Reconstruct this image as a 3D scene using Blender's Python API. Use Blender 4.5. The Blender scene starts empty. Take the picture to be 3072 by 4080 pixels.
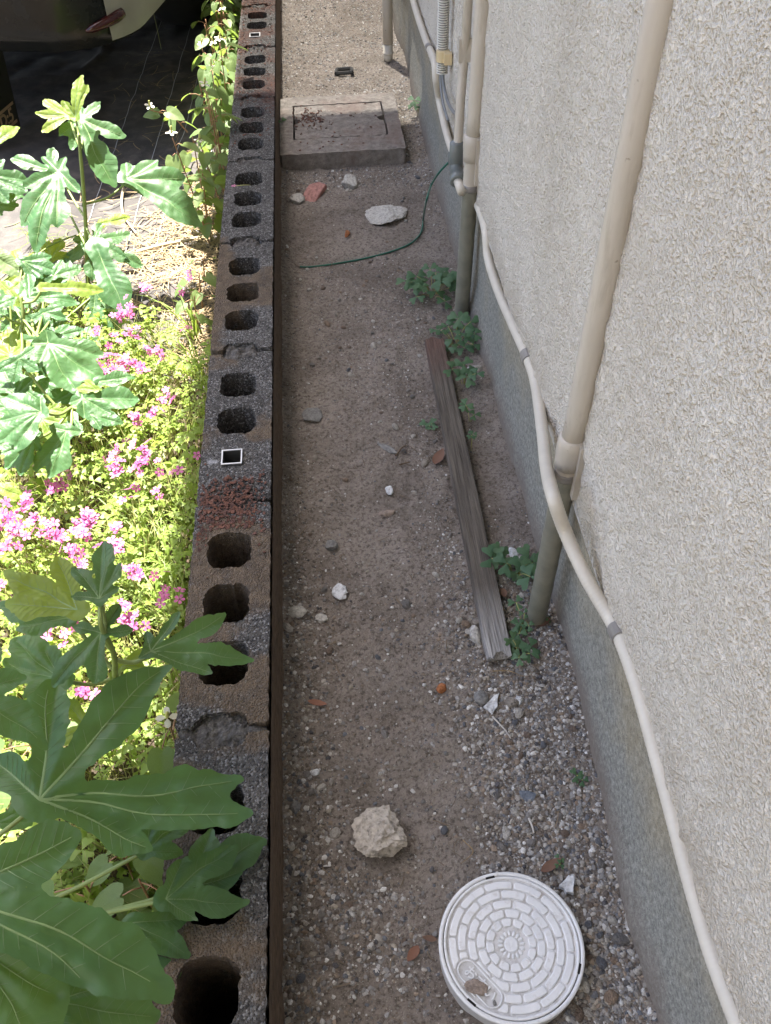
import bpy, bmesh, math, random
import numpy as np
from mathutils import Vector, Matrix, Quaternion
R = math.radians
rng = np.random.default_rng(7); random.seed(7)
sc = bpy.context.scene
COL = sc.collection

# ---------------------------------------------------------------- camera
F_PX, PITCH, YAW, ROLL = 3459.0, .8162, .0636, -.0277      # focal length in photo pixels, angles
CAM = np.array([.1197, 0., 1.0923])
PW, PH = 3072., 4080.
VS = 3072 / 1666.                                            # view pixel -> photo pixel
fw = np.array([math.sin(YAW)*math.cos(PITCH), math.cos(YAW)*math.cos(PITCH), -math.sin(PITCH)])
r0 = np.array([math.cos(YAW), -math.sin(YAW), 0.]); u0 = np.cross(r0, fw)
rt = r0*math.cos(ROLL)+u0*math.sin(ROLL); up = -r0*math.sin(ROLL)+u0*math.cos(ROLL)
cam = bpy.data.cameras.new('camera'); camo = bpy.data.objects.new('camera', cam); COL.objects.link(camo)
cam.sensor_fit = 'VERTICAL'; cam.sensor_height = 36.0; cam.lens = 36.0*F_PX/PH
cam.clip_start = .02; cam.clip_end = 500
camo.matrix_world = Matrix(((rt[0], up[0], -fw[0], CAM[0]), (rt[1], up[1], -fw[1], CAM[1]), (rt[2], up[2], -fw[2], CAM[2]), (0, 0, 0, 1)))
sc.camera = camo
# ---------------------------------------------------------------- sky, sun, exposure
SUN = np.array([-.12, .30, 1.0]); SUN /= np.linalg.norm(SUN)
w = bpy.data.worlds.new('World'); sc.world = w; w.use_nodes = True
sky = w.node_tree.nodes.new('ShaderNodeTexSky'); sky.sky_type = 'NISHITA'; sky.sun_disc = False; sky.dust_density = 3.0; sky.air_density = .8; sky.ozone_density = .6
sky.sun_elevation = math.asin(SUN[2]); sky.sun_rotation = math.atan2(SUN[0], SUN[1])
w.node_tree.links.new(sky.outputs[0], w.node_tree.nodes['Background'].inputs[0])
w.node_tree.nodes['Background'].inputs[1].default_value = .095
sl = bpy.data.lights.new('sun', 'SUN'); so = bpy.data.objects.new('sun', sl); COL.objects.link(so)
sl.energy = 5.0; sl.angle = R(.53); sl.color = (1, .95, .86)
so.rotation_euler = Vector(SUN.tolist()).to_track_quat('Z', 'Y').to_euler(); so.location = (SUN*30).tolist()
sc.view_settings.view_transform = 'Standard'; sc.view_settings.look = 'None'; sc.view_settings.gamma = 1
sc.view_settings.exposure = 2.55
sc.cycles.max_bounces = 8; sc.cycles.diffuse_bounces = 4

# ---------------------------------------------------------------- pixels -> rays
def ray(x, y): return rt*(x*VS-PW/2)/F_PX-up*(y*VS-PH/2)/F_PX+fw
def hit(x, y, p, n):
    d = ray(x, y); n = np.asarray(n, float); return CAM+d*((np.asarray(p)-CAM)@n)/(d@n)
def gz(x, y, z=0.): return hit(x, y, (0, 0, z), (0, 0, 1))
def gx(x, y, X): return hit(x, y, (X, 0, 0), (1, 0, 0))
def gy(x, y, Y): return hit(x, y, (0, Y, 0), (0, 1, 0))
REG = dict(v=(1, 0), c5=(2.793, 1030.4), c6=(2.56, 1572.7), c7=(4.389, 108.5), r1=(5.12, 216.9), r2=(5.12, 488.1), r3=(5.12, 759.2), r4=(3.413, 1247.3), r5=(3.491, 1735.4))
def K(reg, x, y): s, o = REG[reg]; return (x/s, y/s+o)

# ---------------------------------------------------------------- noise
def _h(i, j, k, s):
    n = (i*73856093 ^ j*19349663 ^ k*83492791 ^ (s*2654435761 & 0x7fffffff)).astype(np.int64) & 0x7fffffff
    n = ((n >> 13) ^ n) & 0x7fffffff
    n = (n*((n*n*15731+789221) & 0x7fffffff)+1376312589) & 0x7fffffff
    return n/1073741823.5-1
def vn(P, f=1., seed=0):
    P = np.asarray(P, float)*f; i = np.floor(P).astype(np.int64); t = P-i; t = t*t*(3-2*t)
    x, y, z = i[..., 0], i[..., 1], i[..., 2]; a, b, c = t[..., 0], t[..., 1], t[..., 2]
    o = 0
    for dx in (0, 1):
        for dy in (0, 1):
            for dz in (0, 1):
                o = o+_h(x+dx, y+dy, z+dz, seed)*(a if dx else 1-a)*(b if dy else 1-b)*(c if dz else 1-c)
    return o
def fbm(P, f=1., o=3, seed=0):
    s = 0; a = 1.
    for k in range(o): s = s+a*vn(P, f, seed+k*17); f *= 2.03; a *= .5
    return s
def P3(x, y, z=0): x, y = np.broadcast_arrays(np.asarray(x, float), np.asarray(y, float)); return np.stack([x, y, np.zeros_like(x)+z], -1)
def ss(a, b, x): t = np.clip((np.asarray(x)-a)/(b-a), 0, 1); return t*t*(3-2*t)
def rot(v, ax, a):
    q = Quaternion(Vector(ax), a); return np.array(q @ Vector(v))
def nrm(v): v = np.asarray(v, float); return v/max(1e-9, np.linalg.norm(v))

# ---------------------------------------------------------------- objects
def link(o, parent=None):
    COL.objects.link(o)
    if parent is not None: o.parent = parent
    return o
def mesh(name, v, f, m=None, smooth=False, col=None, attr=None):
    me = bpy.data.meshes.new(name); me.from_pydata(np.asarray(v, float).tolist() if not isinstance(v, list) else v, [], f if isinstance(f, list) else f.tolist())
    if m is not None:
        for k in (m if isinstance(m, (list, tuple)) else [m]): me.materials.append(k)
    if smooth: me.polygons.foreach_set('use_smooth', [True]*len(me.polygons))
    for nm, a in (attr or {}).items():
        at = me.attributes.new(nm, 'FLOAT', 'POINT'); at.data.foreach_set('value', np.asarray(a, np.float32).ravel())
    if col is not None:
        c = me.color_attributes.new('Col', 'FLOAT_COLOR', 'POINT'); cc = np.ones((len(col), 4), np.float32); cc[:, :3] = col
        c.data.foreach_set('color', cc.ravel())
    me.update(); return me
def obj(name, me, parent=None, loc=None):
    o = bpy.data.objects.new(name, me); link(o, parent)
    if loc is not None: o.location = [float(q) for q in loc]
    return o
def tag(o, label, cat, group=None):
    o['label'] = label; o['category'] = cat
    if group: o['group'] = group
    return o
def thing(name, loc, label, cat, group=None):
    o = bpy.data.objects.new(name, None); o.empty_display_size = .05; link(o); o.location = [float(q) for q in loc]
    return tag(o, label, cat, group)
def structure(o): o['kind'] = 'structure'; return o
def stuff(o): o['kind'] = 'stuff'; return o

class MB:                                                    # mesh collector
    def __init__(s): s.v = []; s.f = []; s.mi = []; s.n = 0
    def add(s, v, f, mi=0):
        v = np.asarray(v, float); s.v.append(v); s.f += [tuple(int(k)+s.n for k in q) for q in f]; s.mi += [mi]*len(f); s.n += len(v); return s
    def box(s, a, b, mi=0):
        x0, y0, z0 = a; x1, y1, z1 = b
        return s.add([(x0,y0,z0),(x1,y0,z0),(x1,y1,z0),(x0,y1,z0),(x0,y0,z1),(x1,y0,z1),(x1,y1,z1),(x0,y1,z1)], [(0,3,2,1),(4,5,6,7),(0,1,5,4),(1,2,6,5),(2,3,7,6),(3,0,4,7)], mi)
    def tube(s, path, r, seg=10, cap=True, mi=0, squash=None):
        v, f = tube(path, r, seg, cap); return s.add(v, f, mi)
    def me(s, name, m, smooth=False, off=None):
        v = np.concatenate(s.v)
        if off is not None: v = v-np.asarray(off, float)
        k = mesh(name, v, s.f, m, smooth)
        if isinstance(m, (list, tuple)): k.polygons.foreach_set('material_index', s.mi)
        return k
def spline(pts, n=8):
    p = np.asarray(pts, float); p = np.vstack([2*p[0]-p[1], p, 2*p[-1]-p[-2]]); o = []
    for i in range(1, len(p)-2):
        t = np.linspace(0, 1, n, endpoint=False)[:, None]; a, b, c, d = p[i-1:i+3]
        o.append(.5*((2*b)+(-a+c)*t+(2*a-5*b+4*c-d)*t*t+(-a+3*b-3*c+d)*t**3))
    o.append(p[-2:-1]); return np.vstack(o)
def tube(path, r, seg=10, cap=True):
    p = np.asarray(path, float); n = len(p); r = np.broadcast_to(np.asarray(r, float), (n,))
    t = np.gradient(p, axis=0); t /= np.linalg.norm(t, axis=1)[:, None]+1e-12
    a = np.cross(t[0], (0, 0, 1.)) if abs(t[0][2]) < .9 else np.cross(t[0], (1., 0, 0)); a = nrm(a)
    v = []; an = np.arange(seg)*2*math.pi/seg
    for i in range(n):
        a = nrm(a-t[i]*(a@t[i])); b = np.cross(t[i], a)
        v.append(p[i]+r[i]*(np.cos(an)[:, None]*a+np.sin(an)[:, None]*b))
    v = np.vstack(v); f = []
    for i in range(n-1):
        for j in range(seg):
            k = (j+1) % seg; f.append((i*seg+j, i*seg+k, (i+1)*seg+k, (i+1)*seg+j))
    if cap: f.append(tuple(range(seg))[::-1]); f.append(tuple((n-1)*seg+j for j in range(seg)))
    return v, f
def lathe(prof, seg=48):
    prof = np.asarray(prof, float); an = np.arange(seg)*2*math.pi/seg; v = []; f = []
    for r_, z_ in prof: v.append(np.stack([r_*np.cos(an), r_*np.sin(an), np.full(seg, z_)], -1))
    for i in range(len(prof)-1):
        for j in range(seg):
            k = (j+1) % seg; f.append((i*seg+j, i*seg+k, (i+1)*seg+k, (i+1)*seg+j))
    f.append(tuple((len(prof)-1)*seg+j for j in range(seg)))
    return np.vstack(v), f
def march(fn, x0, x1, y0, y1, cell):                          # filled marching squares of fn < 0
    nx = max(2, int(math.ceil((x1-x0)/cell))); ny = max(2, int(math.ceil((y1-y0)/cell)))
    X, Y = np.meshgrid(np.linspace(x0, x1, nx+1), np.linspace(y0, y1, ny+1), indexing='ij'); S = fn(X, Y)
    S = np.where(np.abs(S) < cell*.02, cell*.02*np.where(S < 0, -1, 1), S)
    V = []; idx = {}; Fc = []
    def vert(k, x, y):
        if k not in idx: idx[k] = len(V); V.append((x, y))
        return idx[k]
    ins = S < 0
    act = ins[:-1, :-1] | ins[1:, :-1] | ins[1:, 1:] | ins[:-1, 1:]
    for i, j in np.argwhere(act):
        c = ((i, j), (i+1, j), (i+1, j+1), (i, j+1)); poly = []
        for k in range(4):
            a, b = c[k], c[(k+1) % 4]
            if ins[a]: poly.append(vert(a, X[a], Y[a]))
            if ins[a] != ins[b]:
                q = (a, b) if a < b else (b, a); t = S[q[0]]/(S[q[0]]-S[q[1]])
                poly.append(vert(q, X[q[0]]+t*(X[q[1]]-X[q[0]]), Y[q[0]]+t*(Y[q[1]]-Y[q[0]])))
        if len(poly) > 2: Fc.append(tuple(poly))
    return np.array(V), Fc
def border(F):
    e = {}
    for f in F:
        for a, b in zip(f, f[1:]+f[:1]):
            if (b, a) in e: del e[(b, a)]
            else: e[(a, b)] = 1
    return list(e)

# ---------------------------------------------------------------- materials
class NT:
    def __init__(s, name, rough=.8):
        s.m = bpy.data.materials.new(name); s.m.use_nodes = True; s.t = s.m.node_tree; s.b = s.t.nodes['Principled BSDF']
        s.b.inputs['Roughness'].default_value = rough; s.out = s.t.nodes['Material Output']; s._c = None
    def n(s, ty, **kw):
        k = s.t.nodes.new(ty)
        for a, b in kw.items(): setattr(k, a, b)
        return k
    def l(s, a, b): s.t.links.new(a, b)
    def put(s, sock, v):
        if isinstance(v, bpy.types.NodeSocket): s.l(v, sock)
        elif isinstance(v, (tuple, list)) and len(v) == 3 and len(sock.default_value) == 4: sock.default_value = (*v, 1)
        else: sock.default_value = v
    def co(s, scale=None, kind='Object'):
        if s._c is None: s._c = s.n('ShaderNodeTexCoord')
        o = s._c.outputs[kind]
        if scale is None: return o
        k = s.n('ShaderNodeMapping'); s.l(o, k.inputs[0]); k.inputs['Scale'].default_value = scale; return k.outputs[0]
    def noise(s, sc_, det=3, ro=.55, co=None, dist=0):
        k = s.n('ShaderNodeTexNoise'); s.l(co or s.co(), k.inputs['Vector']); k.inputs['Scale'].default_value = sc_; k.inputs['Detail'].default_value = det
        k.inputs['Roughness'].default_value = ro; k.inputs['Distortion'].default_value = dist; return k.outputs[0]
    def vor(s, sc_, co=None, out=0, feat='F1'):
        k = s.n('ShaderNodeTexVoronoi', feature=feat); s.l(co or s.co(), k.inputs['Vector']); k.inputs['Scale'].default_value = sc_; return k.outputs[out]
    def attr(s, nm, out=2):
        k = s.n('ShaderNodeAttribute', attribute_name=nm); return k.outputs[out]
    def rnd(s): return s.n('ShaderNodeObjectInfo').outputs['Random']
    def ramp(s, fac, st, interp='LINEAR'):
        k = s.n('ShaderNodeValToRGB'); s.put(k.inputs[0], fac); e = k.color_ramp.elements; k.color_ramp.interpolation = interp
        while len(e) < len(st): e.new(.5)
        for a, (p, c) in zip(e, st): a.position = p; a.color = (*c, 1) if isinstance(c, (tuple, list)) else (c, c, c, 1)
        return k.outputs[0]
    def mix(s, fac, a, b, mode='MIX'):
        k = s.n('ShaderNodeMix', data_type='RGBA', blend_type=mode); s.put(k.inputs[0], fac); s.put(k.inputs[6], a); s.put(k.inputs[7], b); return k.outputs[2]
    def math(s, op, a, b=0.):
        k = s.n('ShaderNodeMath', operation=op); s.put(k.inputs[0], a); s.put(k.inputs[1], b); return k.outputs[0]
    def bump(s, h, st=.5, d=.002):
        k = s.n('ShaderNodeBump'); s.put(k.inputs['Height'], h); k.inputs['Strength'].default_value = st; k.inputs['Distance'].default_value = d
        s.l(k.outputs[0], s.b.inputs['Normal']); return s
    def base(s, c): s.put(s.b.inputs['Base Color'], c); return s
    def rough(s, c): s.put(s.b.inputs['Roughness'], c); return s
    def leaf(s, colr, k=.4):                                  # thin leaf: light shines through
        t = s.n('ShaderNodeBsdfTranslucent'); s.put(t.inputs[0], colr); x = s.n('ShaderNodeMixShader'); x.inputs[0].default_value = k
        s.l(s.b.outputs[0], x.inputs[1]); s.l(t.outputs[0], x.inputs[2]); s.l(x.outputs[0], s.out.inputs[0]); return s
def plain(name, c, rough=.6, var=.12, sc_=30, bump=.0, metal=0.):
    n = NT(name, rough); f = n.noise(sc_, 4)
    n.base(n.ramp(f, [(.3, tuple(k*(1-var) for k in c)), (.7, tuple(min(1, k*(1+var)) for k in c))])); n.b.inputs['Metallic'].default_value = metal
    if bump: n.bump(n.noise(sc_*8, 4), .5, bump)
    return n.m
M = {}
n = NT('soil', .95); a = n.noise(6, 5, .6); b = n.noise(160, 4, .7); c = n.noise(30, 4, .6)
cc = n.ramp(a, [(.33, (.172, .146, .122)), (.52, (.25, .217, .184)), (.7, (.32, .283, .246))])
cc = n.mix(n.ramp(c, [(.45, 0.), (.72, .55)]), cc, (.36, .32, .285)); sxs = n.n('ShaderNodeSeparateXYZ'); n.l(n.co(), sxs.inputs[0]); cc = n.mix(n.math('MULTIPLY', n.ramp(sxs.outputs[0], [(.05, 0.), (.14, .6), (.2, .6), (.3, 0.)]), n.ramp(n.noise(9, 4), [(.4, 0.), (.65, 1.)])), cc, (.33, .285, .25)); cc = n.mix(n.ramp(n.noise(3.2, 4), [(.52, 0.), (.7, .45)]), cc, (.12, .096, .08)); cc = n.mix(n.ramp(b, [(.36, .75), (.52, 0.)]), cc, (.06, .045, .036))
cc = n.mix(n.ramp(n.vor(330), [(.14, .85), (.24, 0.)]), cc, n.ramp(n.noise(500, 1), [(.4, (.2, .165, .135)), (.6, (.5, .46, .41))]))
n.base(cc).bump(n.math('ADD', n.noise(260, 5, .7), n.math('MULTIPLY', n.noise(70, 4), 1.4)), 1.0, .006); M['soil'] = n.m
n = NT('garden_soil', .95); n.base(n.ramp(n.noise(14, 6, .65), [(.35, (.03, .022, .015)), (.6, (.085, .06, .04)), (.75, (.16, .12, .08))])).bump(n.noise(90, 5), .8, .01); M['gsoil'] = n.m
n = NT('gravel', .85); n.base(n.mix(n.ramp(n.noise(700, 3), [(.4, 0.), (.7, .35)]), n.attr('Col', 0), (.1, .085, .07))).bump(n.noise(900, 3), .5, .0008); M['gravel'] = n.m
PCOL = [('buff', (.32, .29, .25)), ('dark grey', (.15, .145, .14)), ('pale', (.44, .42, .38)), ('blue grey', (.12, .13, .15)), ('tan', (.27, .2, .145)), ('mid grey', (.23, .22, .21)), ('white', (.55, .53, .49)), ('brown', (.18, .135, .105))]
for nm, c in PCOL:
    n = NT('pebble_'+nm.replace(' ', '_'), .8); n.base(n.mix(n.ramp(n.noise(2.5, 4), [(.42, 0.), (.7, .45)]), c, (.12, .1, .085))).bump(n.noise(4, 4), .6, .05); M['peb_'+nm] = n.m
def stone_mat(name, c, pit=.5, sc_=120):
    n = NT(name, .9); f = n.noise(sc_, 5, .65); v = n.vor(sc_*1.6)
    k = n.ramp(f, [(.3, tuple(q*.5 for q in c)), (.5, c), (.72, tuple(min(1, q*1.3) for q in c))]); k = n.mix(n.ramp(v, [(.1, pit), (.3, 0.)]), k, tuple(q*.35 for q in c))
    n.base(k).bump(n.math('ADD', f, n.math('MULTIPLY', v, .6)), .8, .002); return n.m
M['rock'] = stone_mat('rubble_rock', (.42, .385, .335), .6, 90); M['pale'] = stone_mat('pale_stone', (.44, .43, .40), .3, 160); M['greystone'] = stone_mat('grey_stone', (.2, .2, .195), .2, 200)
M['tile_red'] = stone_mat('red_tile', (.37, .19, .165), .12, 120); M['shard'] = stone_mat('white_shard', (.56, .58, .6), .08, 160); M['rustlump'] = stone_mat('rust_lump', (.36, .14, .055), .4, 160)
M['mud'] = stone_mat('dry_mud', (.26, .21, .175), .3, 130); M['bluestone'] = stone_mat('blue_stone', (.13, .15, .18), .2, 160)
# block wall concrete: dark, sparkling grit, ochre crust, red flaking patches (vertex attributes hold where the crust sits)
n = NT('block_concrete', .92); g = n.vor(380, out=1); gv = n.vor(380); s1 = n.noise(420, 2)
c = n.ramp(n.noise(9, 5, .6), [(.3, (.05, .046, .042)), (.55, (.085, .08, .075)), (.75, (.13, .123, .116))])
sep = n.n('ShaderNodeSeparateColor'); n.l(g, sep.inputs[0])
c = n.mix(n.ramp(sep.outputs[0], [(.64, 0.), (.95, .7)]), c, (.29, .288, .285)); c = n.mix(n.ramp(sep.outputs[1], [(.65, 0.), (.85, .8)]), c, (.018, .018, .018))
och = n.ramp(n.math('ADD', n.attr('ochre'), n.math('MULTIPLY', n.math('SUBTRACT', n.noise(45, 4), .5), .9)), [(.38, 0.), (.68, .82)])
c = n.mix(och, c, n.ramp(n.noise(60, 4), [(.3, (.075, .054, .036)), (.7, (.16, .115, .072))]))
red = n.ramp(n.math('ADD', n.attr('rust'), n.math('MULTIPLY', n.math('SUBTRACT', n.noise(70, 5), .5), 1.1)), [(.36, 0.), (.72, .9)])
c = n.mix(red, c, n.ramp(n.noise(150, 4), [(.3, (.042, .028, .025)), (.5, (.095, .048, .036)), (.72, (.165, .075, .05))]))
c = n.mix(n.ramp(n.math('ADD', n.attr('lime'), n.math('MULTIPLY', n.math('SUBTRACT', n.noise(60, 4), .5), .9)), [(.5, 0.), (.7, .8)]), c, (.42, .43, .45))
n.base(c).bump(n.math('ADD', n.math('MULTIPLY', gv, -1.2), n.noise(130, 5)), .9, .0028); M['block'] = n.m
n = NT('mortar', .95); n.base(n.ramp(n.noise(120, 5, .7), [(.3, (.03, .028, .026)), (.5, (.085, .08, .075)), (.72, (.2, .19, .18))])).bump(n.noise(200, 5), 1, .004); M['mortar'] = n.m
n = NT('wall_dirt', .95); n.base(n.ramp(n.noise(60, 5, .7, n.co((1, 1, 3))), [(.3, (.05, .034, .022)), (.6, (.14, .098, .065)), (.8, (.2, .155, .11))])).bump(n.noise(150, 4), .8, .003); M['walldirt'] = n.m
n = NT('flake', .9); n.base(n.ramp(n.noise(90, 3), [(.3, (.05, .028, .025)), (.5, (.105, .05, .037)), (.7, (.18, .078, .048))])); M['flake'] = n.m
# house
n = NT('stucco', .92); N1 = n.noise(300, 2, .5); N2 = n.noise(150, 2, .5); N3 = n.noise(560, 1, .5)
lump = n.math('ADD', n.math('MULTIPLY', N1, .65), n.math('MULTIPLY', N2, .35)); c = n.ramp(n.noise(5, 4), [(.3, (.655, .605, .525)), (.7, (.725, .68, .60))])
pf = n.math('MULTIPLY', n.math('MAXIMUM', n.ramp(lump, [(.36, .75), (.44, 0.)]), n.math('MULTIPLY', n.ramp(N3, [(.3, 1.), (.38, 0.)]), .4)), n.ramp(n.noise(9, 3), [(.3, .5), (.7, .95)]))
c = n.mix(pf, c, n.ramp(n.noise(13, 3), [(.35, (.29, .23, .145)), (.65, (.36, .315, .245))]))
zz_ = n.n('ShaderNodeSeparateXYZ'); n.l(n.co(), zz_.inputs[0]); spl = n.ramp(n.math('SUBTRACT', n.math('ADD', .34, n.math('MULTIPLY', n.noise(16, 4), .16)), zz_.outputs[2]), [(.07, 0.), (.17, .5)])
c = n.mix(spl, c, (.36, .30, .215)); c = n.mix(n.ramp(n.noise(3.5, 5, .6, n.co((1, 1, .18))), [(.56, 0.), (.76, .28)]), c, (.40, .36, .29))
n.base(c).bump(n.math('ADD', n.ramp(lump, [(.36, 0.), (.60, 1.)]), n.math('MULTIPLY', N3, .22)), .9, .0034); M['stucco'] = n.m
n = NT('footing', .92); sz = n.n('ShaderNodeSeparateXYZ'); n.l(n.co(), sz.inputs[0])
c = n.ramp(n.noise(160, 4, .7), [(.3, (.12, .118, .1)), (.5, (.225, .22, .19)), (.7, (.36, .35, .305))])
st = n.ramp(n.math('ADD', n.math('MULTIPLY', sz.outputs[2], 3.2), n.math('MULTIPLY', n.math('SUBTRACT', n.noise(9, 4), .5), 1.3)), [(.35, 0.), (.9, .6)])
c = n.mix(st, c, n.ramp(n.noise(80, 4), [(.3, (.26, .21, .115)), (.7, (.42, .35, .225))])); c = n.mix(n.ramp(n.noise(5, 4), [(.55, 0.), (.8, .5)]), c, (.17, .175, .15))
c = n.mix(n.ramp(n.vor(260), [(.12, .8), (.24, 0.)]), c, (.05, .048, .042)); c = n.mix(n.ramp(n.vor(330, n.co((1, 1.1, .9))), [(.1, .8), (.2, 0.)]), c, (.5, .49, .44)); mud = n.ramp(n.math('SUBTRACT', n.math('ADD', .02, n.math('MULTIPLY', n.noise(14, 5), .09)), sz.outputs[2]), [(.0, 0.), (.05, .75)]); c = n.mix(mud, c, (.17, .137, .112)); n.base(c).bump(n.noise(220, 5), .7, .002); M['footing'] = n.m
M['trim'] = plain('painted_trim', (.55, .52, .48), .5); M['soffit'] = plain('soffit_board', (.5, .49, .46), .8); M['roof'] = plain('roof_sheet', (.12, .12, .13), .5)
n = NT('pipe_paint', .42); pc = n.ramp(n.noise(16, 4, .6, n.co((1, 1, .25))), [(.3, (.45, .405, .34)), (.7, (.55, .505, .44))]); pc = n.mix(n.ramp(n.noise(55, 5, .65, n.co((1, 1, .15))), [(.56, 0.), (.74, .5)]), pc, (.25, .205, .145)); pc = n.mix(n.ramp(n.noise(90, 3), [(.68, 0.), (.74, .7)]), pc, (.16, .13, .095)); n.base(pc).bump(n.noise(60, 3, .5, n.co((1, 1, .12))), .35, .003); M['pipe'] = n.m
n = NT('pipe_tape', .45); c = n.ramp(n.noise(30, 4), [(.3, (.15, .148, .115)), (.7, (.225, .218, .17))]); c = n.mix(n.ramp(n.noise(18, 4), [(.55, 0.), (.7, .7)]), c, (.2, .185, .145)); n.base(c).bump(n.noise(120, 3), .3, .001); M['tape'] = n.m
M['greypvc'] = plain('grey_pvc', (.15, .165, .16), .35, .15); M['cream'] = plain('cream_conduit', (.57, .53, .455), .45, .06); M['clip'] = plain('clip_grey', (.23, .215, .2), .4); M['yellow'] = plain('yellowed_clip', (.62, .5, .3), .5, .08)
M['ribw'] = plain('ribbed_white', (.62, .6, .54), .5, .05); M['ribd'] = plain('ribbed_groove', (.1, .1, .095), .8); M['cable'] = plain('grey_cable', (.19, .2, .21), .4); M['wire'] = plain('green_wire', (.02, .12, .085), .35); M['strand'] = plain('stripped_wire', (.17, .14, .11), .6)
n = NT('box_concrete', .9); c = n.ramp(n.noise(60, 5, .65), [(.3, (.13, .115, .1)), (.55, (.215, .195, .175)), (.75, (.30, .275, .25))]); c = n.mix(n.ramp(n.noise(9, 4), [(.52, 0.), (.68, .5)]), c, (.16, .105, .085))
n.base(n.mix(n.ramp(n.vor(150), [(.1, .6), (.25, 0.)]), c, (.06, .05, .045))).bump(n.noise(180, 5), .7, .002); M['boxc'] = n.m
n = NT('cover_plastic', .5); c = n.ramp(n.noise(40, 4), [(.3, (.68, .695, .71)), (.7, (.76, .775, .79))]); n.base(n.mix(n.ramp(n.noise(95, 5, .7), [(.55, 0.), (.75, .55)]), c, (.40, .37, .32))).bump(n.noise(400, 3), .25, .0006); M['cover'] = n.m
n = NT('cover_groove', .7); n.base(n.mix(n.ramp(n.noise(70, 5, .7), [(.46, .0), (.72, .85)]), (.62, .62, .62), (.28, .25, .22))); M['cover_dirt_shade'] = n.m  # grime over a base greyed to imitate shade lines between the tiles
M['sleeve'] = plain('shaded_sleeve_tube', (.05, .048, .046), .6); M['sleeve_edge'] = plain('sleeve_edge', (.75, .75, .75), .4); M['dark'] = plain('hole_shade', (.012, .011, .01), .9)  # near-black hole colour and darkened tube walls stand in for inner shade
n = NT('old_wood', .85); gr = n.noise(38, 6, .7, n.co((7, .22, 4)), .3); gr2 = n.noise(120, 4, .6, n.co((6, .12, 4)))
c = n.ramp(gr, [(.3, (.034, .028, .022)), (.48, (.1, .085, .068)), (.7, (.17, .147, .12))]); sx = n.n('ShaderNodeSeparateXYZ'); n.l(n.co(), sx.inputs[0])
c = n.mix(n.ramp(sx.outputs[1], [(.0, .9), (.13, .0)]), c, n.ramp(gr2, [(.35, (.14, .135, .13)), (.6, (.5, .49, .475))])); c = n.mix(n.ramp(n.math('ADD', sx.outputs[1], n.math('MULTIPLY', n.noise(30, 3), .1)), [(.68, 0.), (.8, .6)]), c, (.13, .06, .045))
n.base(c).bump(n.math('ADD', gr, gr2), .8, .003); M['wood'] = n.m
def leafmat(name, c, tr, vein=None, rough=.45, k=.35, sc_=40, spec=.35):
    n = NT(name, rough); f = n.noise(sc_, 4); r_ = n.rnd()
    b_ = n.ramp(f, [(.3, tuple(q*.75 for q in c)), (.7, tuple(q*1.2 for q in c))]); b_ = n.mix(n.math('MULTIPLY', r_, .35), b_, tuple(q*t_ for q, t_ in zip(c, (1.7, 1.35, 1.1))))
    n.base(b_).bump(n.noise(sc_*5, 3), .25, .0015); n.b.inputs['Specular IOR Level'].default_value = spec; n.leaf(tr, k); return n.m
M['fig'] = leafmat('fig_leaf', (.046, .118, .046), (.27, .42, .05), k=.27, rough=.45, spec=.42); M['figy'] = leafmat('young_fig_leaf', (.17, .25, .05), (.32, .42, .03), k=.45)
M['vein2'] = plain('side_vein', (.16, .24, .1), .5); M['vein'] = plain('leaf_vein', (.18, .275, .105), .5); M['figstem'] = plain('fig_stem', (.19, .25, .07), .5, .2)
M['ox'] = leafmat('oxalis_leaf', (.075, .155, .085), (.14, .28, .06), k=.25); M['oxg'] = leafmat('garden_oxalis_leaf', (.2, .3, .06), (.4, .52, .08), k=.45); M['oxstem'] = plain('oxalis_stem', (.34, .34, .12), .6)
M['pink'] = leafmat('pink_petal', (.58, .17, .42), (.6, .18, .45), k=.4); M['pinkeye'] = plain('flower_eye', (.22, .02, .1), .6); M['grass'] = leafmat('grass_blade', (.16, .24, .05), (.3, .4, .05), k=.35)
M['dok'] = leafmat('heart_leaf', (.13, .2, .075), (.28, .4, .07), k=.38); M['dokstem'] = plain('red_stem', (.3, .16, .085), .5); M['petal'] = leafmat('white_petal', (.75, .76, .68), (.7, .7, .6), k=.3); M['spike'] = plain('flower_spike', (.5, .5, .15), .7)
M['crinkle'] = leafmat('crinkled_leaf', (.12, .18, .09), (.2, .3, .06), k=.3)
n = NT('dead_leaf', .7); n.base(n.mix(n.rnd(), (.2, .085, .05), (.13, .075, .05))); M['dead'] = n.m
M['litter'] = plain('dry_litter', (.16, .125, .09), .9, .5, 12); M['straw'] = plain('straw', (.27, .195, .105), .8, .4, 60); M['stick'] = plain('dry_stick', (.46, .38, .27), .8, .2); M['twig'] = plain('brown_twig', (.12, .085, .055), .9); M['paletwig'] = plain('pale_twig', (.45, .43, .4), .9)
n = NT('weed_sheet', .75); wv = n.n('ShaderNodeTexWave'); n.l(n.co((1, 1, 1)), wv.inputs[0]); wv.inputs['Scale'].default_value = 260
c = n.ramp(n.noise(5, 5), [(.3, (.035, .031, .03)), (.7, (.07, .062, .058))]); c = n.mix(n.ramp(n.noise(20, 4), [(.45, 0.), (.7, .6)]), c, (.13, .108, .095)); n.base(c).bump(n.math('ADD', wv.outputs[0], n.noise(60, 3)), .25, .002); M['sheet'] = n.m
M['sheetline'] = plain('sheet_line', (.4, .4, .42), .8)
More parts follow.
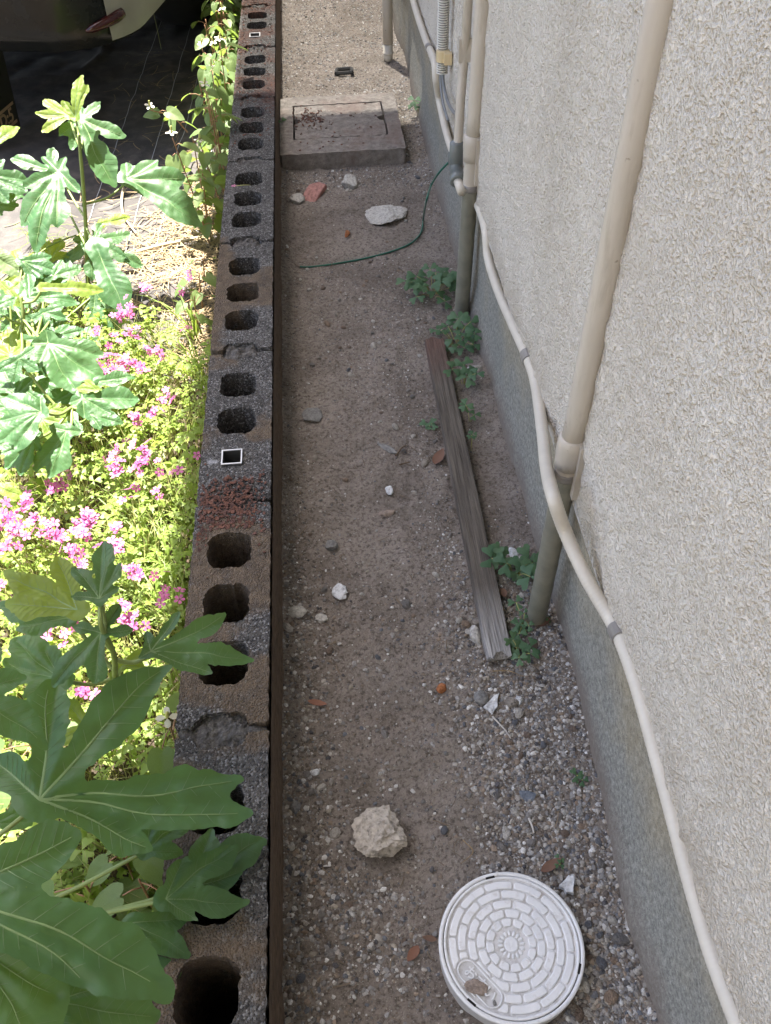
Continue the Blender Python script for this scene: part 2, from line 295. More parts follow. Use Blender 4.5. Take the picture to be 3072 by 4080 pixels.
n = NT('car_paint', .08); n.base(n.mix(n.ramp(n.noise(6, 5), [(.5, 0.), (.8, .4)]), (.008, .009, .008), (.03, .024, .017))); n.rough(n.ramp(n.noise(8, 4), [(.4, .06), (.75, .4)])); n.b.inputs['Specular IOR Level'].default_value = .3; M['paint'] = n.m
M['pale_reflection'] = plain('painted_reflection', (.22, .22, .19), .3, .1, 10); M['blackplastic'] = plain('black_plastic', (.02, .02, .02), .6); M['reflector'] = plain('red_reflector', (.035, .007, .006), .12); M['glass'] = plain('dark_glass', (.015, .017, .018), .05); M['tyre'] = plain('tyre_rubber', (.018, .018, .018), .8); M['rim'] = plain('wheel_rim', (.4, .4, .42), .3, metal=1.); M['tan'] = plain('tan_print', (.35, .25, .17), .7)  # the pale bumper corner colour is a painted reflection

# ================================================================ THE SETTING
GZ = -.12                                                    # garden level, passage is 0, wall top .11
WT = .11; WX = -.117; FX = .426; SX = .412; SZ = .272
HOUSE_Y = 12.
def gh(x, y):
    x = np.asarray(x, float); y = np.asarray(y, float)
    h = .006*fbm(P3(x, y), 7., 2, 3)+.0028*fbm(P3(x, y), 38., 2, 5)
    h = h+.012*np.exp(-((x-.0)/.03)**2)+.010*np.exp(-((x-.43)/.04)**2)
    return h
xs = np.linspace(-.006, .44, 120); ys = np.concatenate([np.linspace(-.6, .1, 20), np.arange(.104, 2.0, .004), np.arange(2.0, 4.3, .009), np.linspace(4.4, 14, 30)])
X, Y = np.meshgrid(xs, ys, indexing='ij'); Z = gh(X, Y)+.0016*vn(P3(X, Y), 120., 9)+.0014*np.clip(vn(P3(X, Y), 70., 12), 0, 1)
nx, ny = X.shape; ii = (np.arange(nx-1)[:, None]*ny+np.arange(ny-1)[None, :]).ravel()
gf = np.stack([ii, ii+ny, ii+ny+1, ii+1], -1)
structure(obj('passage_ground', mesh('passage_ground', np.stack([X, Y, Z], -1).reshape(-1, 3), gf, M['soil'], True)))
xs = np.concatenate([np.linspace(-60, -1.5, 20), np.linspace(-1.45, -.1, 60), np.linspace(0, 60, 12)]); ys = np.concatenate([np.linspace(-60, -.6, 12), np.linspace(-.5, 5, 200), np.linspace(5.5, 80, 20)])
X, Y = np.meshgrid(xs, ys, indexing='ij'); Z = GZ-.015+.012*fbm(P3(X, Y), 5., 3, 8)*(np.abs(X) < 3); Z = np.where(X > -.05, GZ-.12, Z)
nx, ny = X.shape; ii = (np.arange(nx-1)[:, None]*ny+np.arange(ny-1)[None, :]).ravel()
structure(obj('garden_ground', mesh('garden_ground', np.stack([X, Y, Z], -1).reshape(-1, 3), np.stack([ii, ii+ny, ii+ny+1, ii+1], -1), M['gsoil'], True)))

# ---------------------------------------------------------------- house: stucco wall, footing, eave
house = thing('house', (FX, 2, 0), 'house side wall of cream roughcast stucco above a bare concrete footing', 'house')
HO = np.array([FX, 2, 0])
def graded(a, b, s0, g):
    o = [a]
    while o[-1] < b: o.append(o[-1]+s0+g*max(0, o[-1]-a))
    return o
ys = np.array([-5, -3, -1, -.3, -.05]+graded(.05, 3.9, .0022, .0012)+[4.2, 5, 7, 9, HOUSE_Y]); zs = np.array(graded(SZ, 1.02, .0024, .0012)+[1.3, 1.8, 2.4, 3.0, 4.0, 5.2])
Y, Z = np.meshgrid(ys, zs, indexing='ij'); PP = np.stack([np.zeros_like(Y), Y, Z*.8], -1)
near = ((Y > .0) & (Y < 4.1) & (Z < 1.2))*1.
xx = SX-.0016*vn(PP, 130., 21)*near-.0012*vn(PP, 60., 33)*near-.0012*vn(PP, 9., 4)*near
nx, ny = Y.shape; ii = (np.arange(nx-1)[:, None]*ny+np.arange(ny-1)[None, :]).ravel()
V = np.stack([xx, Y+near*.0008*vn(PP, 150, 2), Z+near*(.004*vn(PP, 60, 6)*(Z < SZ+.003))], -1).reshape(-1, 3)
fc = np.stack([ii, ii+1, ii+ny+1, ii+ny], -1)
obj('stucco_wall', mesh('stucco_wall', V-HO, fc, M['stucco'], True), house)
obj('drip_edge', MB().box((SX+.0015, -5, SZ-.004), (FX+.02, HOUSE_Y, SZ+.012)).me('drip_edge', M['trim'], off=HO), house)
for y0, y1 in ((-5, 3.235), (3.241, HOUSE_Y)):
    ysf = np.unique(np.concatenate([np.linspace(y0, y1, 40), np.clip(np.arange(0, 4, .02), y0, y1)])); zsf = np.linspace(-.2, SZ-.003, 26)
    Y, Z = np.meshgrid(ysf, zsf, indexing='ij'); PP = np.stack([Y*0, Y, Z], -1)
    x = FX-.003*fbm(PP, 6, 3, 2)-.010*np.exp(-((Z-.0)/.05)**2)*(.6+.8*vn(PP, 3., 8))-.0008*vn(PP, 90, 3)
    nx, ny = Y.shape; ii = (np.arange(nx-1)[:, None]*ny+np.arange(ny-1)[None, :]).ravel()
    obj('footing', mesh('footing', np.stack([x, Y, Z], -1).reshape(-1, 3)-HO, np.stack([ii, ii+1, ii+ny+1, ii+ny], -1), M['footing'], True), house)
EX, EZ = -.408, 2.5                                          # eave edge, from where the shade ends on the block wall
obj('eave', MB().box((EX, -5, EZ), (SX+.4, 3.33, EZ+.12)).me('eave', M['soffit'], off=HO), house)
obj('gutter', MB().box((EX-.006, -5, EZ+.02), (EX-.003, 3.33, EZ+.13)).me('gutter', M['trim'], off=HO), house)
obj('shade_slab', MB().box((-.62, -3.5, EZ-.06), (EX-.008, 1.38, EZ+.09)).me('shade_slab', M['soffit'], off=HO), house)  # unseen slab, added to shade the near fig leaves
obj('added_back_wall', MB().box((-2.2, -2.2, -.2), (SX-.02, -1.5, 4.5)).me('added_back_wall', M['stucco'], off=HO), house)  # unseen wall added behind the camera to cut light from that side
k = 0; y = 3.3355
while y < 6.2:
    obj('added_slat', MB().box((EX, y, EZ), (SX+.4, y+.0135, EZ+.012)).me('added_slat', M['trim'], off=HO), house); y += .0212  # unseen slats, added to thin the sun on the far passage
obj('roof', MB().add([(EX-.1, -5, EZ+.135), (EX-.1, 3.33, EZ+.135), (3.5, 3.33, EZ+2.2), (3.5, -5, EZ+2.2)], [(0, 1, 2, 3)]).me('roof', M['roof'], off=HO), house)

# ---------------------------------------------------------------- block wall
bw = thing('block_wall', (WX/2, 1.8, 0), 'low hollow concrete block wall between garden and passage, cores left open', 'wall')
BO = np.array([WX/2, 1.8, 0]); J0 = .5672; SLEEVE = (1, 6)
def rr(X, Y, cx, cy, hx, hy, r):
    qx = np.abs(X-cx)-hx+r; qy = np.abs(Y-cy)-hy+r
    return np.hypot(np.maximum(qx, 0), np.maximum(qy, 0))+np.minimum(np.maximum(qx, qy), 0)-r
def rustf(Y): return .72*np.exp(-((Y-.985)/.075)**2)+.5*ss(2.2, 2.6, Y)
BX0, BX1 = WX, 0.
for j in range(-2, 10):
    ya, yb = J0+.4*j+.005, J0+.4*j+.395; cx = (BX0+BX1)/2-.002
    holes = [ya+.095, ya+.195, ya+.295]
    slv = j in SLEEVE
    if slv: holes = holes[1:]
    def sdf(X, Y):
        nz = .0016*vn(P3(X, Y), 170., 40+j)+.001*vn(P3(X, Y), 420., 41)
        s = rr(X, Y, (BX0+BX1)/2, (ya+yb)/2, (BX1-BX0)/2, .195, .003)+nz*.8
        for hy in holes: s = np.maximum(s, -(rr(X, Y, cx, hy, .0325, .0345, .021)+nz*1.4))
        for hy in (ya-.005, yb+.005): s = np.maximum(s, -(rr(X, Y, cx, hy, .033, .024, .016)+nz*1.6))
        if slv: s = np.maximum(s, -rr(X, Y, cx-.004, ya+.098, .0158, .0163, .001))
        return s
    v, f = march(sdf, BX0-.004, BX1+.004, ya-.004, yb+.004, .0038)
    z = WT-.0012*np.abs(fbm(P3(v[:, 0], v[:, 1]), 200., 2, 6))-.0008*vn(P3(v[:, 0], v[:, 1]), 30., 3)+.002*(vn(P3(0, j*1.7, 2), 1., 5))
    be = border(f); n0 = len(v); V = [np.column_stack([v, z])]; F_ = list(f)
    lv = (.002, .02, .06, .2); bi = sorted({a for e in be for a in e}); pos = {a: q for q, a in enumerate(bi)}
    for q, d in enumerate(lv):
        pts = np.column_stack([v[bi], z[bi]-d]); pts[:, :2] += .0008*np.stack([vn(pts, 160, 3), vn(pts, 160, 4)], -1); V.append(pts)
        for a, b in be:
            ia = a if q == 0 else n0+(q-1)*len(bi)+pos[a]; ib = b if q == 0 else n0+(q-1)*len(bi)+pos[b]
            F_.append((ib, ia, n0+q*len(bi)+pos[a], n0+q*len(bi)+pos[b]))
    V = np.vstack(V); pn = P3(V[:, 0], V[:, 1])
    rust = rustf(V[:, 1]+.05*vn(pn, 12., 3))*(.55+.75*ss(-.5, .5, fbm(pn, 9., 2, 4)))*(1-.5*ss(-.05, 0, V[:, 0])*(V[:, 1] < 2))
    och = ss(-.3, .55, fbm(pn, 7., 2, 14))*.75*(1-ss(1.5, 2.2, V[:, 1]))+.30*ss(-.06, -.11, V[:, 0])*(1-ss(1.7, 2.4, V[:, 1]))
    lime = .62*np.exp(-((V[:, 1]-1.065)/.02)**2-((V[:, 0]+.1)/.022)**2)+.5*np.exp(-((V[:, 1]-1.1)/.03)**2-((V[:, 0]+.005)/.01)**2)
    b_ = obj('block', mesh('block', V-BO, F_, M['block'], False, attr=dict(rust=rust, ochre=och, lime=lime)), bw)
    # mortar: joint and filled end cores
    def ms(X, Y):
        nz = .0022*vn(P3(X, Y), 140., 60+j); return np.minimum(rr(X, Y, cx, ya-.005, .0335, .0245, .014)+nz, rr(X, Y, (BX0+BX1)/2, ya-.005, .056, .0052, .002)+nz*.3)
    v, f = march(ms, BX0-.002, BX1+.002, ya-.04, ya+.03, .0034)
    pn = P3(v[:, 0], v[:, 1]); z = WT-.007+.005*fbm(pn, 75., 3, 70+j)-.006*ss(.02, .036, np.abs(v[:, 0]-cx))*(vn(P3(j, 2.2), 1., 9) > -.2)
    be = border(f); n0 = len(v); V = np.vstack([np.column_stack([v, z]), np.column_stack([v, z-.12])]); F_ = list(f)+[(b, a, a+n0, b+n0) for a, b in be]
    obj('mortar', mesh('mortar', V-BO, F_, M['mortar'], False), bw)
    if slv:                                                  # fence post sleeve set in a filled core
        hy = ya+.098
        mb = MB(); ax, ay, t_ = .0165, .017, .0016
        for a, b in (((-ax, -ay), (ax, -ay+t_)), ((-ax, ay-t_), (ax, ay)), ((-ax, -ay+t_+.0001), (-ax+t_, ay-t_-.0001)), ((ax-t_, -ay+t_+.0001), (ax, ay-t_-.0001))):
            mb.box((cx+a[0]-.004, hy+a[1], WT-.09), (cx+b[0]-.004, hy+b[1], WT+.0022))
        sv = obj('post_sleeve', mb.me('post_sleeve', M['sleeve'], off=BO), bw); mb = MB(); e_ = .0006  # tube walls coloured dark to stand for the shade inside
        for a, b in (((-ax-e_, -ay-e_), (ax+e_, -ay+t_)), ((-ax-e_, ay-t_), (ax+e_, ay+e_)), ((-ax-e_, -ay+t_+.0001), (-ax+t_, ay-t_-.0001)), ((ax-t_, -ay+t_+.0001), (ax+e_, ay-t_-.0001))):
            mb.box((cx+a[0]-.004, hy+a[1], WT+.0023), (cx+b[0]-.004, hy+b[1], WT+.0036))
        obj('cut_edge', mb.me('cut_edge', M['sleeve_edge'], off=BO), sv)
        obj('sleeve_shade', MB().box((cx-.004-ax+t_+.0002, hy-ay+t_+.0002, WT-.1), (cx-.004+ax-t_-.0002, hy+ay-t_-.0002, WT-.07)).me('sleeve_shade', M['dark'], off=BO), bw)  # solid dark box stands for the shade down the sleeve
obj('core_shade', MB().box((WX+.004, -.3, GZ-.1), (-.004, 4.7, -.07)).me('core_shade', M['dark'], off=BO), bw)  # near-black slab stands for the shade deep in the cores
# dirt-stained lower face towards the passage
ys = np.arange(-.3, 4.7, .012); zs = np.linspace(-.03, WT-.005, 12); Y, Z = np.meshgrid(ys, zs, indexing='ij'); PP = np.stack([Y*0, Y, Z], -1)
X = .0028+.006*ss(.09, 0., Z)+.0016*fbm(PP, 30, 3, 3)*ss(.1, .06, Z)+.0006*vn(PP, 90, 3); nx, ny = Y.shape; ii = (np.arange(nx-1)[:, None]*ny+np.arange(ny-1)[None, :]).ravel()
obj('soil_crust', mesh('soil_crust', np.stack([X, Y, Z], -1).reshape(-1, 3)-BO, np.stack([ii, ii+ny, ii+ny+1, ii+1], -1), M['walldirt'], True), bw)
# red flakes lying on the wall top
mb = MB(); q = 0
for _ in range(1700):
    far = rng.random() < .4
    y = rng.uniform(2.25, 3.9) if far else rng.normal(.955, .045); x = rng.uniform(WX+.006, -.008)
    if not far and x > -.03 and rng.random() < .7: continue
    if min(abs(((y-J0+4) % .4)-c_) for c_ in (.1, .2, .3)) < .042 and abs(x-cx) < .036: continue
    s = rng.uniform(.0009, .0034); a = rng.uniform(0, 6.3); k_ = 5; an = a+np.arange(k_)*2*math.pi/k_; r_ = s*rng.uniform(.6, 1.3, k_)
    t1, t2 = rng.normal(0, .3, 2); vx = r_*np.cos(an); vy = r_*np.sin(an); zz = vx*t1+vy*t2
    top = np.stack([x+vx, y+vy, WT+.0022+zz], -1); mb.add(np.vstack([top, top-[0, 0, .0013]]), [tuple(range(k_))]+[(i, (i+1) % k_, (i+1) % k_+k_, i+k_)[::-1] for i in range(k_)])
tag(stuff(obj('rust_flakes', mb.me('rust_flakes', M['flake']))), 'loose red brown flakes scattered over the block wall top', 'flakes')

# ---------------------------------------------------------------- pipes on the house wall
def lean(x0, y0, x1, y1, X, n=2):                            # straight run on the plane X=const between two view pixels
    a, b = gx(x0, y0, X), gx(x1, y1, X); return a, b
def downpipe(x, y, rad, zj, ztape, tape_top, label, lab2, skew=0.):
    o = thing('downpipe', (x, y, 0), label, 'pipe', None); O = np.array([x, y, 0])
    def at(z): return np.array([x+skew*z, y, z])
    zz = np.linspace(zj, 3.0 if zj < 3 else zj, 60); pr_ = rad*(1+.012*vn(P3(zz, 0), 11., 3))
    obj('upper_pipe', MB().tube([at(z) for z in zz], pr_, 24).me('upper_pipe', M['pipe'], True, O), o)
    mb = MB(); mb.tube([at(z) for z in (zj-.035, zj-.0345, zj-.02, zj-.01, zj+.0, zj+.012, zj+.014)], [rad*1.04, rad*1.18, rad*1.2, rad*1.26, rad*1.26, rad*1.2, rad*1.02], 24)
    obj('socket_collar', mb.me('socket_collar', M['pipe'], True, O), o)
    zz = np.linspace(ztape, zj-.03, 20); obj('painted_stub', MB().tube([at(z) for z in zz], rad*(.97+.02*vn(P3(zz, 3), 60., 3)), 24).me('painted_stub', M['pipe'], True, O), o)
    # tape winding: slightly stepped radius in a spiral
    zz = np.linspace(-.03, ztape, 160); seg = 28; an = np.arange(seg)*2*math.pi/seg; v = []
    for z in zz:
        ph = ((z/.046+an/(2*math.pi)) % 1); r_ = rad*(.985+.045*ph+.01*vn(P3(np.cos(an)*2, np.sin(an)*2, z*20), 1., 3)); v.append(np.stack([x+skew*z+r_*np.cos(an), y+r_*np.sin(an), np.full(seg, z)], -1))
    f = [(i*seg+j, i*seg+(j+1) % seg, (i+1)*seg+(j+1) % seg, (i+1)*seg+j) for i in range(len(zz)-1) for j in range(seg)]
    obj('taped_section', mesh('taped_section', np.vstack(v)-O, f, M['tape'], True), o)['label'] = lab2
    zz = np.linspace(ztape-.008, ztape+.004, 4); obj('primer_band', MB().tube([at(z) for z in zz], rad*1.035, 20).me('primer_band', M['clip'], True, O), o)
    mb = MB(); mb.box((x+rad*.7, y-.012, zj-.05), (SX+.004, y+.010, zj+.008)); mb.box((SX-.006, y-.024, zj-.075), (SX+.003, y+.02, zj+.012))
    k_ = mb.me('bracket', M['pipe'], off=O); obj('bracket', k_, o)
    mb = MB().tube([at(zj+.31)+[rad*.6, 0, 0], [SX+.003, y, zj+.31]], .004, 8); obj('standoff', mb.me('standoff', M['pipe'], True, O), o)
    return o
downpipe(.396, .773, .0148, .365, .318, .3, 'painted beige downpipe whose taped olive foot stands beside the wooden batten', 'olive grey tape wrapped foot of the pipe', skew=.016)
downpipe(.398, 1.588, .0155, .385, .30, .3, 'painted beige downpipe standing beside the grey tee fitting', 'olive grey tape wrapped foot of the pipe', skew=.016)
t = thing('downpipe', (.368, 3.09, 0), 'short beige pipe ending just above the sunlit gravel beyond the concrete box', 'pipe'); O = np.array([.368, 3.09, 0])
obj('upper_pipe', MB().tube([(.368, 3.09, z) for z in np.linspace(.06, 2.9, 20)], .0165, 20).me('upper_pipe', M['pipe'], True, O), t)
obj('bare_end', MB().tube([(.368, 3.09, z) for z in (.008, .02, .058)], .0158, 20).me('bare_end', M['cream'], True, O), t)
obj('end_ring', MB().tube([(.368, 3.09, z) for z in (.028, .032, .036)], [.017, .019, .017], 20).me('end_ring', M['cream'], True, O), t)

# small pipe with the grey tee
a = gx(1011, 0, .395); b = gx(1003, 120, .395); c_ = gx(990, 305, .385); te = gx(986, 335, .382)
t = thing('drain_pipe', (te[0], te[1], 0), 'thin beige pipe dropping into a dark grey tee fitting', 'pipe'); O = np.array([te[0], te[1], 0])
pth = spline([a+[0, 0, .9], a+[0, 0, .3], a, b, (b+c_)/2+[-.001, 0, 0], c_, te+[0, 0, .02]], 8)
obj('pipe', MB().tube(pth, .0088, 18).me('pipe', M['pipe'], True, O), t)
obj('clip', MB().box(gx(1003, 105, .395)-[.011, .012, .02], gx(1003, 105, .395)+[.02, .006, .02]).me('clip', M['pipe'], off=O), t)
tv = te; hd = nrm([-.05, -1, -.25])
obj('tee_body', MB().tube([tv+[0, 0, z] for z in (.026, .024, .0, -.03, -.032)], [.0118, .0135, .0135, .0135, .012], 22).me('tee_body', M['greypvc'], True, O), t)
obj('tee_branch', MB().tube([tv-[0, 0, .022]+hd*s for s in (-.032, -.031, -.012, -.0118, .012, .028, .0282, .045, .0455)], [.012, .0145, .0145, .013, .013, .013, .0148, .0148, .0125], 22).me('tee_branch', M['greypvc'], True, O), t)
obj('branch_pipe', MB().tube([tv-[0, 0, .022]+hd*.04, tv-[0, 0, .022]+hd*.075+[.006, 0, 0]], .0088, 16).me('branch_pipe', M['cream'], True, O), t)

# ribbed conduit with yellowed clip and grey cables
a = gx(959, 0, .392); b = gx(955, 157, .392); d = nrm(a-b); L = 1.2
t = thing('ribbed_conduit', (b[0], b[1], 0), 'white ribbed flexible conduit hanging on the wall with grey cables', 'conduit'); O = np.array([b[0], b[1], 0])
nr = int(L/.0046); zz = np.linspace(0, L, nr*4+1); ph = (np.arange(len(zz)) % 4); rr_ = np.where((ph == 0) | (ph == 1), .0125, .0103)
v, f = tube(b+zz[:, None]*d, rr_, 18, True); me = mesh('sleeve', v-O, f, [M['ribw'], M['ribd']], False); mi = np.array([1 if (i//18) % 4 == 2 else 0 for i in range(len(f))], np.int32); me.polygons.foreach_set('material_index', mi)
obj('sleeve', me, t)
k_ = gx(957, 120, .392); mb = MB().tube([k_-d*.011, k_-d*.0105, k_+d*.0105, k_+d*.011], [.0126, .0142, .0142, .0126], 18); mb.box(k_+[.0, -.026, -.011], k_+[.016, -.010, .011])
obj('clip', mb.me('clip', M['yellow'], off=O), t)
for k, (px, pts) in enumerate((([.0035], [(957, 158), (959, 185), (966, 215), (977, 238), (990, 250)]), ([.003], [(952, 158), (953, 190), (958, 225), (968, 260)]))):
    pp = [gx(x_, y_, .396) for x_, y_ in pts]; pp = [pp[0]+d*.02]+pp; obj('cable', MB().tube(spline(pp, 6), px[0], 10).me('cable', M['cable'], True, O), t)

# the long cream conduit clipped along the footing
pts = [(888, -60), (893, 0), (918, 80), (938, 130), (942, 170), (950, 220), (966, 290), (985, 345), (1012, 400), (1036, 450), (1050, 500), (1056, 560), (1078, 630), (1108, 700), (1140, 772), (1158, 830), (1172, 930), (1181, 1010), (1196, 1075), (1222, 1150), (1268, 1250), (1318, 1335), (1345, 1390), (1380, 1490), (1422, 1640), (1452, 1750), (1492, 1900), (1540, 2060), (1592, 2200), (1640, 2330)]
cp = []
for k, (x_, y_) in enumerate(pts):
    X_ = .412
    if y_ < 180: X_ = .400
    if 1000 < y_ < 1160: X_ = .362 if 1040 < y_ < 1130 else .378
    elif 900 < y_ < 1010 or 1150 < y_ < 1260: X_ = .395
    if 300 < y_ < 460: X_ = .417
    cp.append(gx(x_, y_, X_))
O = np.array([.41, .56, 0]); t = thing('flexible_conduit', O, 'long cream flexible conduit clipped along the footing under the stucco edge', 'conduit')
pp = spline(cp, 14); s_ = np.concatenate([[0], np.cumsum(np.linalg.norm(np.diff(pp, axis=0), axis=1))]); uu = np.linspace(0, s_[-1], int(s_[-1]/.0016)); pp = np.stack([np.interp(uu, s_, pp[:, k]) for k in range(3)], -1)
obj('conduit', MB().tube(pp, .0085*(1+.022*np.sin(uu*2*math.pi/.0052)), 14).me('conduit', M['cream'], True, O), t)
for x_, y_ in ((1140, 772), (1335, 1372), (938, 140)):
    q = gx(x_, y_, .412); i = np.argmin(((pp-q)**2).sum(1)); d = nrm(pp[min(i+8, len(pp)-1)]-pp[max(0, i-8)]); q = pp[i]
    nn = nrm(np.cross(d, [1, 0, 0])); mb = MB(); v, f = tube([q-d*.011, q-d*.0108, q+d*.0108, q+d*.011], [.0088, .0102, .0102, .0088], 14); mb.add(v, f)
    cl = obj('clamp', mb.me('clamp', M['clip'], off=O), t)
    lug = q-nn*.014*np.sign(nn[2]) if abs(nn[2]) > .1 else q-[0, 0, .014]
    v, f = tube([lug+[.001, 0, 0], lug+[.012, 0, 0]], .0065, 10); obj('clamp_lug', MB().add(v, f).me('clamp_lug', M['cream'], off=O), t)

# green wire from the tee to the soil
pts = [(968, 352, .26), (948, 372, .2), (932, 400, .11), (922, 432, .06), (915, 470, .02), (913, 490, .006), (905, 510, .004), (880, 530, .003), (830, 548, .003), (770, 562, .003), (710, 572, .003), (665, 577, .003), (648, 576, .004)]
wp = np.array([gx(968, 352, .375), gx(948, 374, .36)]+[gz(x_, y_, z_+float(gh(gz(x_, y_, 0)[0], gz(x_, y_, 0)[1]))) if z_ < .03 else gx(x_, y_, .352 if z_ > .1 else .33) for x_, y_, z_ in pts[2:]])
O = np.array([.2, 1.9, 0]); t = thing('green_wire', O, 'thin green earth wire running from the tee across the soil', 'wire')
obj('insulation', MB().tube(spline(wp, 8), .0022, 8).me('insulation', M['wire'], True, O), t)
sp = [wp[-1], gz(638, 570, .006), gz(628, 556, .008), gz(622, 540, .012)]; obj('bare_strand', MB().tube(spline(sp, 6), .0016, 7).me('bare_strand', M['strand'], True, O), t)
obj('wire_tip', MB().tube([gz(622, 540, .012), gz(620, 531, .013)], .0032, 8).me('wire_tip', M['shard'], True, O), t)

# ---------------------------------------------------------------- concrete inspection box
O = np.array([.185, 2.53, 0]); t = thing('inspection_box', O, 'square concrete inspection box with a sunk lid beside the block wall', 'drain box')
x0, x1, y0, y1, zt = .008, .352, 2.335, 2.72, .045
lx0, lx1, ly0, ly1 = .046, .312, 2.425, 2.66
def lidsdf(X, Y, m=0.):
    s = rr(X, Y, (lx0+lx1)/2, (ly0+ly1)/2, (lx1-lx0)/2-m, (ly1-ly0)/2-m, .004)+.0016*vn(P3(X, Y), 90., 4)
    return s
def notched(X, Y):
    s = lidsdf(X, Y, .005)
    for cx_ in (lx0, lx1): s = np.maximum(s, -(np.hypot((X-cx_)*.8, Y-(ly0+ly1)/2-.005)-.018))
    return s
def slab(name, fn, bx, z, dep, parent, m, cell=.005):
    v, f = march(fn, *bx, cell); pn = P3(v[:, 0], v[:, 1]); zz = z+.0015*fbm(pn, 60., 3, 3); be = border(f); n0 = len(v)
    V = np.vstack([np.column_stack([v, zz]), np.column_stack([v, zz*0+z-dep])]); F_ = list(f)+[(b, a, a+n0, b+n0) for a, b in be]
    return obj(name, mesh(name, V-O, F_, m, False), parent)
slab('frame', lambda X, Y: np.maximum(rr(X, Y, (x0+x1)/2, (y0+y1)/2, (x1-x0)/2, (y1-y0)/2, .006)+.0012*vn(P3(X, Y), 70, 9), -lidsdf(X, Y)), (x0-.005, x1+.005, y0-.005, y1+.005), zt, .11, t, M['boxc'])
ld = slab('lid', notched, (lx0-.004, lx1+.004, ly0-.004, ly1+.004), zt-.001, .03, t, M['boxc'])
obj('hollow', MB().box((lx0-.01, ly0-.01, -.03), (lx1+.01, ly1+.01, .012)).me('hollow', M['dark'], off=O), t)  # solid near-black box stands for the shaded space under the lid
mb = MB()
for _ in range(160):
    x_, y_ = (rng.normal(.095, .022), rng.normal(2.56, .03)) if rng.random() < .75 else (rng.uniform(.03, .3), rng.uniform(2.35, 2.7)); s = rng.uniform(.001, .004); an = np.arange(5)*1.257+rng.random()*6; r_ = s*rng.uniform(.6, 1.3, 5)
    zz = r_*np.cos(an)*rng.normal(0, .3); top = np.stack([x_+r_*np.cos(an), y_+r_*np.sin(an), zt+.0022+zz], -1); mb.add(np.vstack([top, top-[0, 0, .0015]]), [tuple(range(5))]+[(i, (i+1) % 5, (i+1) % 5+5, i+5)[::-1] for i in range(5)])
tag(stuff(obj('rust_flakes', mb.me('rust_flakes', M['flake']))), 'orange red flakes lying on the concrete inspection box lid', 'flakes')

# ---------------------------------------------------------------- round sewer cover
CC = np.array([.270, .3085, .0]); RC = .0835; ZC = .023
t = thing('sewer_cover', CC, 'round white plastic sewer inspection cover with raised brick pattern', 'drain cover'); t.rotation_euler = (R(-1.2), R(1.0), 0)
v, f = lathe([(RC*.97, -.04), (RC*.985, ZC-.006), (RC, ZC-.003), (RC, ZC), (RC*.992, ZC+.0012), (RC*.95, ZC+.0014), (RC*.943, ZC+.0004), (RC*.937, ZC-.006)], 96)
obj('rim', mesh('rim', v, f, M['cover'], True), t)
obj('groove', mesh('groove', *lathe([(RC*.945, ZC-.004), (RC*.90, ZC-.004)], 72), M['dark']), t)  # near-black disc, shade of the rim gap put into its colour
obj('lid_plate', mesh('lid_plate', *lathe([(RC*.932, ZC-.005), (RC*.93, ZC+.0004), (RC*.925, ZC+.0011), (RC*.892, ZC+.0011), (RC*.886, ZC+.0003), (RC*.88, ZC-.0002)], 96), M['cover_dirt_shade'], True), t)
obj('plate_ring', mesh('plate_ring', *lathe([(RC*.9285, ZC-.002), (RC*.9285, ZC+.0012), (RC*.921, ZC+.0016), (RC*.892, ZC+.0016), (RC*.889, ZC-.001)], 96)[:1], [tuple(k for k in q) for q in lathe([(0, 0)]*5, 96)[1][:-1]], M['cover'], True), t)
LO = np.array([-.0425, -.0375]); LD = nrm([.62, -.78]); LN = np.array([-LD[1], LD[0]])
def capsule(X, Y, hl, r): 
    a = (X-LO[0])*LD[0]+(Y-LO[1])*LD[1]; b = (X-LO[0])*LN[0]+(Y-LO[1])*LN[1]; return np.hypot(np.maximum(np.abs(a)-hl, 0), b)-r
ZR = ZC-.0002
def raised(name, fn, bx, h, cell, parent, m=None, bev=.0005):
    v, f = march(fn, *bx, cell)
    if len(v) < 4: return
    be = border(f); n0 = len(v); d = fn(v[:, 0], v[:, 1]); zz = ZR+h*ss(0, -bev*1.6, d)*.35+h*.65
    V = np.vstack([np.column_stack([v, zz]), np.column_stack([v, zz*0+ZR-.001])]); return obj(name, mesh(name, V, list(f)+[(b, a, a+n0, b+n0) for a, b in be], m or M['cover'], False), parent)
rings = [(.105, .185, 16, 0.), (.24, .345, 12, .03), (.36, .468, 12, .31), (.49, .595, 12, .05), (.625, .73, 12, .3), (.755, .855, 12, .05)]
for ra, rb, cnt, off in rings:
    for k in range(cnt):
        a = off+k*2*math.pi/cnt; hw = math.pi/cnt; rm = (ra+rb)/2*RC; gap = .0021 if cnt == 12 else .0017
        def fn(X, Y):
            r_ = np.hypot(X, Y); da = (np.arctan2(Y, X)-a+math.pi) % (2*math.pi)-math.pi
            s = np.maximum(np.abs(r_-rm)-(rb-ra)/2*RC, np.abs(da)*np.minimum(r_, rb*RC)-hw*r_+gap*.5)
            s = np.maximum(s, np.abs(r_-rm)+np.abs(da)*r_-((rb-ra)/2*RC+hw*r_-gap*.5-.0016))
            return np.maximum(s, -(capsule(X, Y, .0185, .0135)))
        cxy = rm*np.array([math.cos(a), math.sin(a)]); ex = rb*RC*math.sin(hw)+.006
        raised('raised_tile', fn, (cxy[0]-ex, cxy[0]+ex, cxy[1]-ex, cxy[1]+ex), .0017, .0011, t)
raised('hub_disc', lambda X, Y: np.hypot(X, Y)-.098*RC, (-.01, .01, -.01, .01), .0014, .0011, t)
